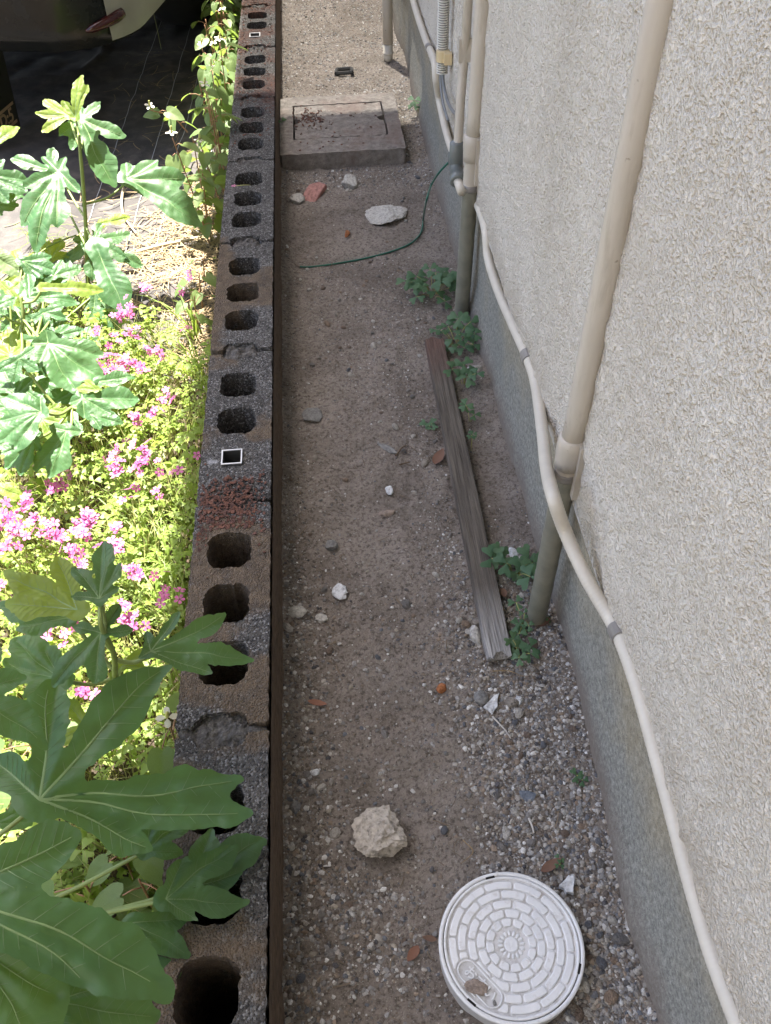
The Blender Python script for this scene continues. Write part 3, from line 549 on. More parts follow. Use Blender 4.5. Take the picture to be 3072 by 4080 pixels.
raised('name_frame', lambda X, Y: np.abs(capsule(X, Y, .0185, .0108))-.00075, (LO[0]-.04, LO[0]+.04, LO[1]-.04, LO[1]+.04), .0018, .0008, t)
cu = bpy.data.curves.new('lettering', 'FONT'); cu.body = 'おすい'; cu.size = .0145; cu.extrude = .0007; cu.align_x = 'CENTER'; cu.align_y = 'CENTER'; cu.offset = .0002; cu.space_character = 1.0
to = bpy.data.objects.new('lettering', cu); COL.objects.link(to); bpy.context.view_layer.update()
me = bpy.data.meshes.new_from_object(to.evaluated_get(bpy.context.evaluated_depsgraph_get())); bpy.data.objects.remove(to); me.materials.clear(); me.materials.append(M['cover'])
o = obj('lettering', me, t, (LO[0], LO[1], ZR+.0009)); o.rotation_euler = (0, 0, math.atan2(LD[1], LD[0]))
for a in (1.72, -.42, -2.35):
    o = obj('pry_slot', MB().box((-.0055, -.0013, -.003), (.0055, .0013, .0002)).me('pry_slot', M['dark']), t, (RC*.935*math.cos(a), RC*.935*math.sin(a), ZC+.0016)); o.rotation_euler = (0, 0, a+math.pi/2)  # dark box on the rim stands for the shade in a slot

# ---------------------------------------------------------------- stones
bm = bmesh.new(); bmesh.ops.create_icosphere(bm, subdivisions=1, radius=1); ICO0 = (np.array([v.co[:] for v in bm.verts]), [tuple(v.index for v in f.verts) for f in bm.faces]); bm.free()
def ico(s):
    bm = bmesh.new(); bmesh.ops.create_icosphere(bm, subdivisions=s, radius=1); r_ = (np.array([v.co[:] for v in bm.verts]), [tuple(v.index for v in f.verts) for f in bm.faces]); bm.free(); return r_
ICO = {s: ico(s) for s in (1, 2, 3, 4, 5)}
def stone(sub, seed, cuts=7, amp=.18, f=1.6, fine=0.):
    g = np.random.default_rng(seed); v, fc = ICO[sub]; v = v.copy()
    v *= (1+amp*fbm(v+g.uniform(0, 9, 3), f, 3, seed))[:, None]
    for _ in range(cuts):
        q = nrm(g.normal(size=3)); d = g.uniform(.55, .85); e = np.maximum(0, v@q-d); v = v-e[:, None]*q*.92
    if fine: v *= (1+fine*fbm(v+3.1, 7., 3, seed+3))[:, None]
    v /= np.abs(v).max(0); return v, fc
def put_stone(name, label, cat, px, w_px, h_px, m, thick=.5, seed=1, sub=3, cuts=7, rotz=0., group=None, amp=.18, fine=.03, sink=.3, z=None):
    c_ = gz(px[0], px[1], .01); sc_ = np.linalg.norm(gz(px[0]+10, px[1], .01)-c_)/10; sy = np.linalg.norm(gz(px[0], px[1]+10, .01)-c_)/10
    hx = w_px*sc_/2; hy = h_px*sy/2; hz = thick*min(hx, hy)*1.0
    v, f = stone(sub, seed, cuts, amp, 1.6, fine); v = v*[hx, hy, hz]; o = obj(name, mesh(name, v, f, m, False), None)
    g0 = float(gh(c_[0], c_[1])) if z is None else z; o.location = (c_[0], c_[1], g0+hz*(1-sink*2)); o.rotation_euler = (random.uniform(-.06, .06), random.uniform(-.06, .06), rotz)
    return tag(o, label, cat, group)
put_stone('rubble_rock', 'large pale rubble rock lying on bare soil', 'rock', (824, 1803), 128, 128, M['rock'], .6, 12, 5, 14, 0, None, .34, .13, .15)
put_stone('flat_stone', 'flat pale grey stone sunk in soil inside the wire loop', 'stone', (828, 456), 108, 44, M['pale'], .25, 5, 4, 4, .12, None, .25, .05, .3)
put_stone('pale_stone', 'small off-white stone behind the red tile piece', 'stone', (757, 396), 40, 22, M['pale'], .8, 9, 3, 8, .1)
put_stone('pale_stone', 'pale grey stone touching the red tile piece by the block wall', 'stone', (641, 431), 36, 22, M['pale'], .6, 19, 3, 8, .1)
put_stone('stone_chip', 'thin diamond shaped grey stone chip near the post sleeve', 'stone', (676, 889), 58, 34, M['greystone'], .3, 21, 3, 5, -.3)
put_stone('stone_chip', 'narrow slanting grey chip on bare soil left of the orange leaf', 'stone', (838, 962), 18, 42, M['greystone'], .5, 23, 3, 6, .7)
put_stone('white_stone', 'small white stone on bare soil in mid passage', 'stone', (841, 1051), 16, 22, M['shard'], .7, 25, 3, 6, .1)
put_stone('stone_chip', 'oblong tan chip below the small white stone', 'stone', (836, 1098), 40, 15, M['mud'], .6, 26, 3, 6, .15)
put_stone('stone_chip', 'dark tilted chip with pale edge in mid passage', 'stone', (712, 1173), 36, 22, M['greystone'], .8, 27, 3, 6, .4)
put_stone('pale_stone', 'angular bluish white stone lying across from the open block cores', 'stone', (731, 1269), 50, 34, M['shard'], .55, 58, 3, 12, -.6, None, .4, .03)
put_stone('pale_stone', 'flat grey stone next to the block wall', 'stone', (639, 1321), 48, 28, M['pale'], .4, 29, 3, 6, .2)
put_stone('pale_stone', 'rounded pale stone right of the flat grey stone', 'stone', (694, 1324), 30, 22, M['pale'], .7, 30, 3, 4, .2)
put_stone('pale_stone', 'whitish stone tucked against the weathered end of the batten', 'stone', (1026, 1366), 34, 44, M['pale'], .7, 31, 3, 8, .2)
put_stone('round_pebble', 'smooth round grey pebble beside the white triangular shard', 'pebble', (1041, 1500), 33, 32, M['greystone'], .7, 32, 3, 0, .2, None, .08, .01)
put_stone('rust_lump', 'orange rusty lump in the gravel below the batten', 'stone', (954, 1478), 24, 20, M['rustlump'], .9, 33, 3, 7)
put_stone('pale_stone', 'angular white stone behind the clover by the taped pipe foot', 'stone', (1110, 1192), 32, 26, M['shard'], .6, 34, 3, 7, .5)
put_stone('white_stone', 'white stone in gravel right of the triangular shard', 'stone', (1120, 1504), 22, 22, M['shard'], .8, 35, 3, 6)
put_stone('slate_chip', 'upright grey slate chip in gravel near the footing', 'stone', (1254, 1746), 16, 46, M['greystone'], .8, 36, 3, 6, -.1)
put_stone('slate_chip', 'broad blue grey slate chip in gravel beside the big rock', 'stone', (1141, 1715), 38, 26, M['bluestone'], .5, 37, 3, 6, -.1)
put_stone('round_pebble', 'brownish grey round pebble at the foot of the block wall', 'pebble', (638, 1746), 26, 26, M['greystone'], .8, 38, 3, 2)
put_stone('white_stone', 'white chip near the block wall upslope of the big rock', 'stone', (680, 1668), 24, 18, M['shard'], .7, 39, 3, 7)
put_stone('brick_bit', 'tiny bright red brick crumb left of the flat pale stone', 'stone', (750, 502), 14, 10, M['rustlump'], 1., 40, 2, 6)
put_stone('pale_twig_piece', 'short pale bark piece lying against the footing', 'stick', (1022, 800), 44, 17, M['pale'], .7, 41, 3, 3, .45)
o = put_stone('mud_clod', 'dry grey mud clod stuck over the lettering of the sewer cover', 'clod', (1013, 2110), 62, 46, M['mud'], .2, 43, 4, 6, -.4, None, .25, .06, .2, ZC+.004)
o.location = (CC[0]-.047, CC[1]-.0415, ZC+.0035); o.scale = (.85, .85, .8)
o = put_stone('mud_crumb', 'small dark crumb on the sewer cover below its lettering', 'clod', (1050, 2145), 9, 13, M['greystone'], .4, 44, 3, 6, -.2, None, .2, .03, .2, ZC+.002)
def shard(name, label, cat, poly, z, th, m, tilt=(0, 0), curve=0.):
    P = np.array([gz(x_, y_, z) for x_, y_ in poly]); c_ = P.mean(0); P = P-c_; Q = []
    for i in range(len(P)):
        a, b = P[i], P[(i+1) % len(P)]
        for k in range(3): Q.append(a+(b-a)*k/3+[*(rng.normal(0, .0006, 2)), 0])
    Q = np.array(Q); n_ = len(Q); rr_ = np.abs(P).max()
    def z_(q): return q[:, 0]*tilt[0]+q[:, 1]*tilt[1]-curve*(q[:, 0]**2+q[:, 1]**2)/rr_
    rings_ = [Q, Q*.92, Q*.5]; V = [np.column_stack([Q[:, :2]*1.0, z_(Q)-th])]
    for k, q in enumerate(rings_): V.append(np.column_stack([q[:, :2], z_(q)+(th*.7 if k == 0 else th)+.0006*vn(q, 200., 3)]))
    V.append(np.array([[0, 0, th]])); V = np.vstack(V); F_ = []
    for k in range(3): F_ += [(k*n_+i, k*n_+(i+1) % n_, (k+1)*n_+(i+1) % n_, (k+1)*n_+i) for i in range(n_)]
    F_ += [(3*n_+i, 3*n_+(i+1) % n_, 4*n_) for i in range(n_)]
    if np.cross(P[1]-P[0], P[2]-P[1])[2] < 0: F_ = [q[::-1] for q in F_]
    g0 = float(gh(c_[0], c_[1])); o = obj(name, mesh(name, V, F_, m), None, (c_[0], c_[1], g0+max(th*.8, z-.004))); return tag(o, label, cat)
shard('roof_tile_piece', 'broken curved red roof tile piece near the inspection box', 'tile', [(652, 425), (668, 405), (690, 398), (706, 404), (690, 424), (672, 439), (656, 438)], .012, .006, M['tile_red'], (.1, .25), .25)
shard('white_shard', 'white triangular shard beside the smooth round pebble', 'shard', [(1045, 1520), (1070, 1497), (1079, 1493), (1076, 1520), (1066, 1537)], .008, .003, M['shard'], (.05, .1))
shard('white_shard', 'bluish white flat shard behind the sewer cover', 'shard', [(1207, 1912), (1228, 1893), (1240, 1892), (1241, 1932), (1222, 1928)], .012, .003, M['shard'], (.05, .15))

o_ = bpy.data.objects['mud_crumb']; o_.location = (CC[0]-.029, CC[1]-.0577, ZC+.003)
# pebbles: the largest ones singly
PV = []
for s in range(10):
    v, f = stone(2, 100+s, 6 if s % 2 else 3, .16, 1.4, .02); PV.append(mesh('pebble', v*[1, .8, .62], f, M['peb_buff'], s % 3 == 0))
def gdens(x, y):                                             # gravel density 0..1
    r_ = ss(.2, .36, x+.05*vn(P3(x, y), 6., 3))*(1-ss(.75, 1.0, y)); l_ = np.exp(-(x/.055)**2)*.6*(1-ss(1.2, 1.8, y)); far = .55*ss(1.9, 2.5, y)
    strip = .5*np.exp(-((x-.28)/.03)**2)*ss(.7, 1, y)*(1-ss(1.6, 2, y)); lowl = .55*(1-ss(.28, .5, y))*ss(-.2, .4, vn(P3(x, y), 9., 4)+.2)*(1-ss(.12, .2, x))
    pt = .5*ss(.1, .55, fbm(P3(x, y), 5., 2, 31)); return np.clip(.05+r_+l_+far+strip+lowl+pt, 0, 1)
def blocked(x, y): return (np.hypot(x-CC[0], y-CC[1]) < RC+.002) | ((x > .003) & (x < .356) & (y > 2.325) & (y < 2.73)) | ((np.abs(x-.326) < .021) & (y > .705) & (y < 1.49)) | (np.hypot(x-.133, y-.45) < .034)
cnt = 0
ZL = [(lambda x, y: x > .24 and y < .95, 'small loose pebble in the gravel between sewer cover and footing'), (lambda x, y: x < .09, 'small loose pebble on the soil along the block wall foot'), (lambda x, y: y > 1.9, 'small loose pebble on the soil around the inspection box'), (lambda x, y: True, 'small loose pebble on bare trodden soil of the passage')]
while cnt < 290:
    x = rng.uniform(.012, .41); y = .16+rng.random()**1.7*2.6
    if rng.random() > gdens(x, y)*1.1+.03 or blocked(x, y): continue
    s = rng.choice([.0042, .0055, .007, .009], p=[.4, .35, .18, .07])*rng.uniform(.85, 1.2)*(1 if y < 1.2 else .9)
    o = obj('pebble', PV[cnt % 10], None, (x, y, float(gh(x, y))+s*.2)); o.scale = (s, s*rng.uniform(.75, 1.1), s*rng.uniform(.7, 1.05)); o.rotation_euler = (rng.uniform(-.4, .4), rng.uniform(-.4, .4), rng.uniform(0, 6.28))
    lab = next(l for fn, l in ZL if fn(x, y)); nm = PCOL[rng.integers(8)][0]; o.material_slots[0].link = 'OBJECT'; o.material_slots[0].material = M['peb_'+nm]; lab = lab.replace('small loose', '%s %s' % ('large' if s > .008 else 'small', nm)); tag(o, lab, 'pebble', lab); cnt += 1
# the uncountable rest
PAL = np.array([(.36, .34, .31), (.2, .195, .19), (.46, .455, .44), (.12, .13, .15), (.25, .2, .155), (.26, .255, .25), (.6, .6, .59), (.15, .125, .105), (.07, .07, .078), (.33, .3, .25)])
PWT = np.array([.2, .15, .1, .07, .1, .13, .06, .1, .04, .05])
def gravel(n_try, smin, smax, sub, ymax, name, label, dens, pw=2.2, y0=.13, ye=1.5):
    x = rng.uniform(.004, .43, n_try); y = y0+rng.random(n_try)**ye*ymax
    k = (rng.random(n_try) < dens(x, y)) & ~blocked(x, y); x, y = x[k], y[k]; N_ = len(x)
    s = (smin+(smax-smin)*rng.random(N_)**pw)*(1-.42*ss(.75, 1.15, y)*(y0 < 1)); VB = []
    for q in range(6): v, f = stone(sub, 300+q, 5, .32); VB.append(v)
    f = np.array(f); nv = len(VB[0]); vid = rng.integers(0, 6, N_); V = np.stack(VB)[vid]
    V = V*(s[:, None, None]*np.stack([np.ones(N_), rng.uniform(.65, 1, N_), rng.uniform(.45, .85, N_)], -1)[:, None, :])
    a = rng.uniform(0, 6.28, N_); b = rng.normal(0, .35, N_); ca, sa = np.cos(a)[:, None], np.sin(a)[:, None]; cb, sb = np.cos(b)[:, None], np.sin(b)[:, None]
    yy = V[..., 1]*cb-V[..., 2]*sb; zz = V[..., 1]*sb+V[..., 2]*cb; xx = V[..., 0]*ca-yy*sa; yy = V[..., 0]*sa+yy*ca
    V = np.stack([xx+x[:, None], yy+y[:, None], zz+(gh(x, y)+s*.14)[:, None]], -1).reshape(-1, 3)
    F_ = (f[None]+(np.arange(N_)*nv)[:, None, None]).reshape(-1, 3)
    c_ = PAL[rng.choice(10, N_, p=PWT)]*rng.uniform(.7, 1.2, (N_, 1)); col = np.repeat(c_, nv, 0)
    return tag(stuff(obj(name, mesh(name, V, F_, M['gravel'], False, col))), label, 'gravel')
gravel(60000, .0008, .0024, 1, 3.9, 'grit', 'fine pale grit sprinkled over the brown soil', lambda x, y: .18+.6*gdens(x, y))
gravel(80000, .0013, .0046, 1, 2.6, 'gravel', 'grey and tan gravel spread along the footing and wall', lambda x, y: np.clip(gdens(x, y)-.03, 0, 1)*(.95-.5*ss(.75, 1.15, y)*(1-ss(1.9, 2.3, y))))
gravel(16000, .0018, .0045, 1, 1.9, 'far_gravel', 'pale gravel in the sunlit passage beyond the inspection box', lambda x, y: .6+.4*vn(P3(x, y), 8., 3), 2.2, 2.2, 1.)
gravel(14000, .0015, .004, 1, 1.6, 'soil_crumbs', 'small brown soil crumbs and stones on the trodden passage', lambda x, y: .25+.3*gdens(x, y))

# ---------------------------------------------------------------- wooden batten
wb = np.array([.3262, .703, .004]); t = None
ny_ = 220; prof = [(-.019, 0), (-.0192, .008), (-.018, .0185), (-.012, .0195), (-.006, .0196), (0, .0195), (.006, .0197), (.012, .0194), (.0182, .0186), (.0193, .008), (.019, 0)]
V = []; yy = np.linspace(0, .782, ny_); P_ = np.array(prof); m_ = len(P_)
for i, y in enumerate(yy):
    e = 1.-.06*ss(.03, 0, y); x = P_[:, 0]*e+.0006*vn(P3(P_[:, 0]*30, P_[:, 0]*0+y*25, P_[:, 1]*50), 1., 3); z = P_[:, 1]+.0011*vn(P3(P_[:, 0]*380, P_[:, 0]*0+y*5), 1., 4)*(P_[:, 1] > .01)
    yo = y+(.010*vn(P3(P_[:, 0]*260, P_[:, 1]*60), 1., 8)+(-.0 if i else .012*np.exp(-((P_[:, 0]-.004)/.004)**2)) if i == 0 else 0)+(.008*vn(P3(P_[:, 0]*200, 1), 1., 6) if i == ny_-1 else 0)
    V.append(np.stack([x, np.zeros(m_)+yo, z], -1))
f = [(i*m_+j, i*m_+(j+1) % m_, (i+1)*m_+(j+1) % m_, (i+1)*m_+j) for i in range(ny_-1) for j in range(m_)]+[tuple(range(m_)), tuple((ny_-1)*m_+j for j in range(m_))[::-1]]
f = [q[::-1] for q in f]
o = obj('wooden_batten', mesh('wooden_batten', np.vstack(V), f, M['wood']), None, wb); o.rotation_euler = (R(-.0), 0, 0); tag(o, 'weathered grey wooden batten lying on soil beside the footing', 'batten')

# ================================================================ PLANTS
def lobes_sdf(T, W, k, ser, seed):
    T = np.asarray(T, float); L = np.linalg.norm(T, axis=1); tk = [0, .14, .28, .48, .66, .82, .93, 1.]; wk = [.85, .62, .72, .98, 1.16, 1.02, .72, .34]
    def fn(X, Y):
        out = None
        for i in range(len(T)):
            t_ = np.clip((X*T[i, 0]+Y*T[i, 1])/L[i]**2, 0, 1); d = np.hypot(X-t_*T[i, 0], Y-t_*T[i, 1])-L[i]*W[i]*np.interp(t_, tk, wk)
            if out is None: out = d
            else:
                h_ = np.clip(.5+.5*(out-d)/k, 0, 1); out = out*(1-h_)+d*h_-k*h_*(1-h_)
        return out+ser*(1.3*vn(P3(X, Y), .13/ser, seed)+.55*vn(P3(X, Y), .4/ser, seed+1)+.3*vn(P3(X, Y), .9/ser, seed+2))
    return fn
def fig_leaf(root, O, J, n_, tips3, wr=.17, m='fig', droop=.14, seed=1, cells=44, veins=True, wave=.045):
    n_ = nrm(n_); e1 = tips3[0]-J; e1 = nrm(e1-n_*(e1@n_)); e2 = np.cross(n_, e1)
    T = np.array([[(p-J)@e1, (p-J)@e2] for p in tips3]); L = np.linalg.norm(T, axis=1); Lm = L.max()
    W = np.broadcast_to(np.asarray(wr, float), (len(T),)).copy(); W = W*np.clip((Lm/L)**.35, 1, 1.6)
    fn = lobes_sdf(T, W, .05*Lm, .015*Lm, seed); lo_ = T.min(0).clip(max=0)-.3*Lm; hi = T.max(0).clip(min=0)+.3*Lm
    v, f = march(fn, lo_[0], hi[0], lo_[1], hi[1], Lm/cells)
    def hgt(p):
        r2 = (p**2).sum(1)/Lm**2; q = P3(p[:, 0], p[:, 1])
        dm = np.full(len(p), 9.); ph = np.zeros(len(p))
        for i in range(len(T)):
            t_ = np.clip((p@T[i])/L[i]**2, 0, 1); di = np.linalg.norm(p-t_[:, None]*T[i], axis=1); ph = np.where(di < dm, (t_*L[i]-.6*di)/(.1*L[i]), ph); dm = np.minimum(dm, di)
        return -droop*Lm*r2+wave*Lm*vn(q, 3.2/Lm, seed+5)+.05*Lm*(1-np.exp(-dm/(.09*Lm)))*1.0+.006*Lm*vn(q, 16/Lm, seed+7)+.0042*Lm*np.abs(np.sin(math.pi*ph))*ss(.01*Lm, .05*Lm, dm)
    def to3(p, lift=0.):
        q_ = P3(p[:, 0], p[:, 1]); rr_ = np.linalg.norm(p, axis=1)/Lm; p = p+(.09*Lm*ss(.1, .7, rr_))[:, None]*np.stack([vn(q_, 2.4/Lm, seed+21), vn(q_, 2.4/Lm, seed+22)], -1)
        return J+p[:, :1]*e1+p[:, 1:2]*e2+(hgt(p)+lift)[:, None]*n_-O
    lf = obj('leaf', mesh('leaf', to3(v), [q if True else q for q in f], M[m], True), root)
    if veins:
        mb = MB()
        def strip(p2, w0, w1, mi=0):
            p = to3(p2, .0004); ww = np.linspace(w0, w1, len(p)); tg = np.gradient(p2, axis=0); tg /= np.linalg.norm(tg, axis=1)[:, None]+1e-9; nn_ = np.stack([-tg[:, 1], tg[:, 0]], -1)
            a = to3(p2+nn_*ww[:, None], .0002); b = to3(p2-nn_*ww[:, None], .0002); c_ = to3(p2, .0004+.0006*w0/.001); k_ = len(p)
            mb.add(np.vstack([a, c_, b]), [(i, i+1, k_+i+1, k_+i) for i in range(k_-1)]+[(k_+i, k_+i+1, 2*k_+i+1, 2*k_+i) for i in range(k_-1)], mi)
        for i in range(len(T)):
            strip(np.linspace(0, .96, 14)[:, None]*T[i], .0065*Lm, .0022*Lm); nn_ = nrm([-T[i, 1], T[i, 0]]); tt = nrm(T[i])
            for q in np.arange(.15, .93, .1)+rng.uniform(-.02, .02, 8)[:8]:
                for sd in (-1, 1):
                    st = (q+.03*sd)*T[i]; pp = [st]
                    for s_ in np.linspace(.02, .4, 12)*L[i]:
                        x_ = st+sd*nn_*s_*.85+tt*(s_*.55+.6*s_*s_/L[i])
                        if fn(np.array([x_[0]]), np.array([x_[1]]))[0] > -.012*Lm or np.argmin([np.linalg.norm(x_-np.clip((x_@T[w2])/L[w2]**2, 0, 1)*T[w2]) for w2 in range(len(T))]) != i: break
                        pp.append(x_)
                    if len(pp) > 2: strip(np.array(pp), .0017*Lm, .0007*Lm, 1)
        if mb.n: obj('veins', mb.me('veins', [M['vein'], M['vein2']], True), lf)
    return lf
UPC = lambda p, a=.65, b=.6: nrm(nrm(CAM-p)*b+np.array([0, 0, 1.])*a)
def fig_plant(label, stem, leaves, rad=.006, m_stem='figstem'):
    st = spline(stem, 10); O = st[0]; root = thing('fig_plant', O, label, 'plant')
    obj('stem', MB().tube(st-O, np.linspace(rad, rad*.55, len(st)), 12).me('stem', M[m_stem], True), root)
    for i, sp in enumerate(leaves):
        reg, j, tips, z = sp[:4]; kw = dict(sp[4]) if len(sp) > 4 else {}
        a, b = kw.pop('n', (.65, .6)); jp = K(reg, *j); J = gz(*jp, z); n_ = nrm(UPC(J, a, b)+np.array(kw.pop('dn', (0, 0, 0)))); T3 = [hit(*K(reg, *q), J, n_) for q in tips]
        pet = kw.pop('pet', True)
        lf = fig_leaf(root, O, J, n_, T3, seed=11+i*3, **kw)
        if pet:
            k_ = np.argmin(np.linalg.norm(st-J-[0, 0, -.03], axis=1)); A = st[k_]; mid = (A+J)/2+[0, 0, -.012]
            obj('petiole', MB().tube(spline([A, mid, J-n_*.003], 8)-O, np.linspace(.0030, .0022, 17), 8).me('petiole', M['figstem'], True), root)
    return root
Y1 = dict(m='figy')
fig_plant('fig sapling with lit leaves growing in front of the car bumper', [gy(192, 655, 1.93), gy(188, 560, 1.92), gy(185, 480, 1.91), gy(178, 380, 1.9), gy(170, 290, 1.9)], [
 ('r1', (900, 230), [(1280, 880), (1310, 390), (1110, 40), (800, 515), (640, 375), (890, 70)], .30, dict(wr=.15)),
 ('r1', (760, 170), [(410, 130), (440, 315), (480, -30)], .32, dict(wr=.16, m='figy')),
 ('r1', (830, 190), [(870, -264), (700, -10), (960, -190)], .33, dict(wr=.12, m='figy', dn=(-.2, -.5, 0))),
 ('r1', (650, 790), [(370, 1610), (250, 1340), (640, 1390), (280, 950), (870, 1000), (720, 620), (480, 630)], .17, dict(wr=.125)),
 ('v', (276, 391), [(434, 462), (392, 385), (334, 350), (272, 350)], .17, dict(wr=.17)),
 ('r1', (560, 780), [(135, 605), (580, 535)], .12, dict(wr=.17)),
 ('r2', (1035, 190), [(1400, 340), (1420, 75), (1110, -20), (690, 370), (790, 140), (1030, 560)], .03, dict(wr=.17)),
 ('r2', (1080, 265), [(1350, 890)], .10, dict(wr=.22)),
 ('r2', (1300, 300), [(1555, 420)], .0, dict(wr=.3)),
 ('r1', (1130, 1370), [(1400, 1290)], .02, dict(wr=.24, m='figy'))])
fig_plant('fig sapling with pale lit leaves crowding the left garden bed', [gz(-8, 830, GZ), gz(6, 775, -.02), gz(35, 735, .05), gz(50, 690, .1), gz(45, 640, .14)], [
 ('r1', (-150, 830), [(320, 850), (270, 965), (20, 690), (80, 1090)], .16, dict(wr=0.195)),
 ('r1', (-110, 1160), [(205, 1030), (190, 1160), (20, 1260)], .1, dict(wr=0.220)),
 ('r1', (-120, 540), [(155, 275), (-20, 370)], .2, dict(wr=0.183, m='figy')),
 ('r2', (470, 690), [(1130, 680)], .16, dict(wr=0.122, m='figy')),
 ('r2', (330, 800), [(850, 790), (690, 740), (300, 520)], .12, dict(wr=0.159)),
 ('r2', (1060, 740), [(1290, 1090), (1020, 1000), (1310, 900)], .0, dict(wr=0.244)),
 ('r2', (600, 560), [(860, 460), (690, 370), (360, 420), (470, 640)], .05, dict(wr=0.207)),
 ('r2', (250, 400), [(620, 480), (560, 330), (480, 560), (380, 560)], .08, dict(wr=0.220)),
 ('r2', (480, 960), [(720, 1000), (690, 880), (520, 1130), (260, 1100)], .03, dict(wr=0.244)),
 ('r2', (600, 1230), [(890, 1150), (760, 1090), (540, 1130)], .02, dict(wr=0.244)),
 ('r2', (-60, 900), [(160, 790), (60, 980)], .14, dict(wr=0.244)),
 ('r2', (100, 720), [(240, 870), (0, 620), (200, 640)], .1, dict(wr=0.293, m='figy')),
 ('r2', (170, 1000), [(-40, 930), (230, 930), (20, 1140)], .02, dict(wr=0.268)),
 ('r2', (530, 1290), [(800, 1770), (1080, 1640), (1095, 1400), (420, 1570), (360, 1290), (510, 1165)], .12, dict(wr=0.207)),
 ('r2', (210, 1470), [(390, 1340), (330, 1560), (100, 1480)], .10, dict(wr=0.293))])
fig_plant('fig sapling with dappled leaves rising behind the pink flowers', [gz(156, 945, GZ), gz(152, 925, -.04), gz(150, 903, .04), gz(155, 880, .09)], [
 ('r3', (920, 530), [(1520, 480), (1215, 670), (930, 735), (770, 570), (890, 410)], .12, dict(wr=0.207)),
 ('r3', (1100, 330), [(1440, 260), (1060, 420), (1330, 330)], .07, dict(wr=0.244)),
 ('r3', (455, 670), [(10, 950), (0, 740), (60, 490), (170, 1020), (440, 500)], .15, dict(wr=0.195)),
 ('r3', (370, 990), [(215, 1345), (20, 1120), (60, 1260), (440, 1090)], .10, dict(wr=0.195)),
 ('r3', (740, 890), [(590, 1350), (400, 1250), (560, 840), (900, 880)], .1, dict(wr=0.220)),
 ('r3', (210, 90), [(400, 200), (150, 320), (-30, 200), (380, -60)], .13, dict(wr=0.244)),
 ('r3', (180, 490), [(330, 330), (40, 190), (20, 350), (240, 240)], .08, dict(wr=0.268)),
 ('r3', (450, 330), [(650, 500), (660, 340), (450, 490)], .04, dict(wr=0.293)),
 ('r3', (1060, 420), [(940, 320), (860, 400)], .13, dict(wr=0.268, m='figy')),
 ('r3', (1000, 700), [(1310, 780), (1250, 690), (1100, 830)], .04, dict(wr=0.268)),
 ('r3', (620, 560), [(850, 500), (790, 420), (500, 540)], .03, dict(wr=0.244)),
 ('r3', (560, 640), [(770, 680), (640, 590)], .1, dict(wr=0.244, m='figy'))])
def filler(spots):
    o = []
    for k_, (x_, y_, r_, z_) in enumerate(spots):
        a0 = rng.uniform(0, 6.28); nl = int(rng.integers(3, 6)); tips = []
        for q in range(nl):
            a = a0+(q-(nl-1)/2)*.85; l_ = r_*(1-.16*abs(q-(nl-1)/2)); tips.append((x_+l_*math.cos(a), y_+l_*math.sin(a)))
        o.append(('v', (x_, y_), sorted(tips, key=lambda t_: -math.hypot(t_[0]-x_, t_[1]-y_)), z_, dict(wr=.2, m='fig' if k_ % 5 else 'figy')))
    return o
fig_plant('low fig shoot with many overlapping leaves in the left garden bed', [gz(40, 900, GZ), gz(45, 860, -.05), gz(60, 800, 0), gz(75, 740, .04)], filler([(50, 592, 66, .02), (95, 628, 60, .03), (30, 660, 66, .05), (135, 690, 57, .0), (85, 735, 72, .04), (25, 770, 72, .06), (180, 745, 54, -.02), (55, 845, 72, .05), (125, 815, 66, .04), (205, 850, 57, .0), (90, 905, 66, .04), (35, 945, 72, .05), (170, 925, 54, .02), (230, 880, 48, -.02), (150, 600, 54, .0), (110, 560, 54, .02), (15, 880, 60, .07)]))
J2 = gz(*K('r4', 745, 410), .33); B3 = gz(262, 1600, GZ)
fig_plant('near fig sapling with dark shaded leaves reaching over the block wall', [B3, B3*.55+J2*.45+[.0, .012, .0], J2+[-.002, .01, -.06], gz(*K('c5', 612, 900), .34), gz(*K('c5', 605, 760), .355)], [
 ('c5', (605, 740), [(610, 360), (465, 555), (708, 512), (442, 715), (718, 660)], .36, dict(wr=.13)),
 ('c5', (465, 800), [(40, 590), (345, 470), (15, 745)], .33, dict(wr=.17, m='figy')),
 ('c5', (420, 850), [(20, 770), (120, 895), (270, 855)], .27, dict(wr=.18)),
 ('r4', (745, 410), [(380, 785), (980, 390), (880, 195), (555, 360), (690, 760)], .33, dict(wr=.15)),
 ('r4', (1115, 555), [(1863, 531), (1650, 300), (1310, 270), (1515, 690), (1020, 605), (1075, 390)], .27, dict(wr=.10)),
 ('r4', (450, 760), [(110, 440), (50, 620), (190, 880), (330, 520)], .2, dict(wr=.22)),
 ('r4', (900, 660), [(1110, 520), (1080, 660), (810, 760)], .18, dict(wr=.2, m='figy')),
 ('r4', (640, 1100), [(480, 900), (560, 1020), (420, 1210)], .16, dict(wr=.22, m='figy'))], rad=.0042)
B4 = gz(-70, 2010, .12); B4 = np.array([B4[0], B4[1], GZ])
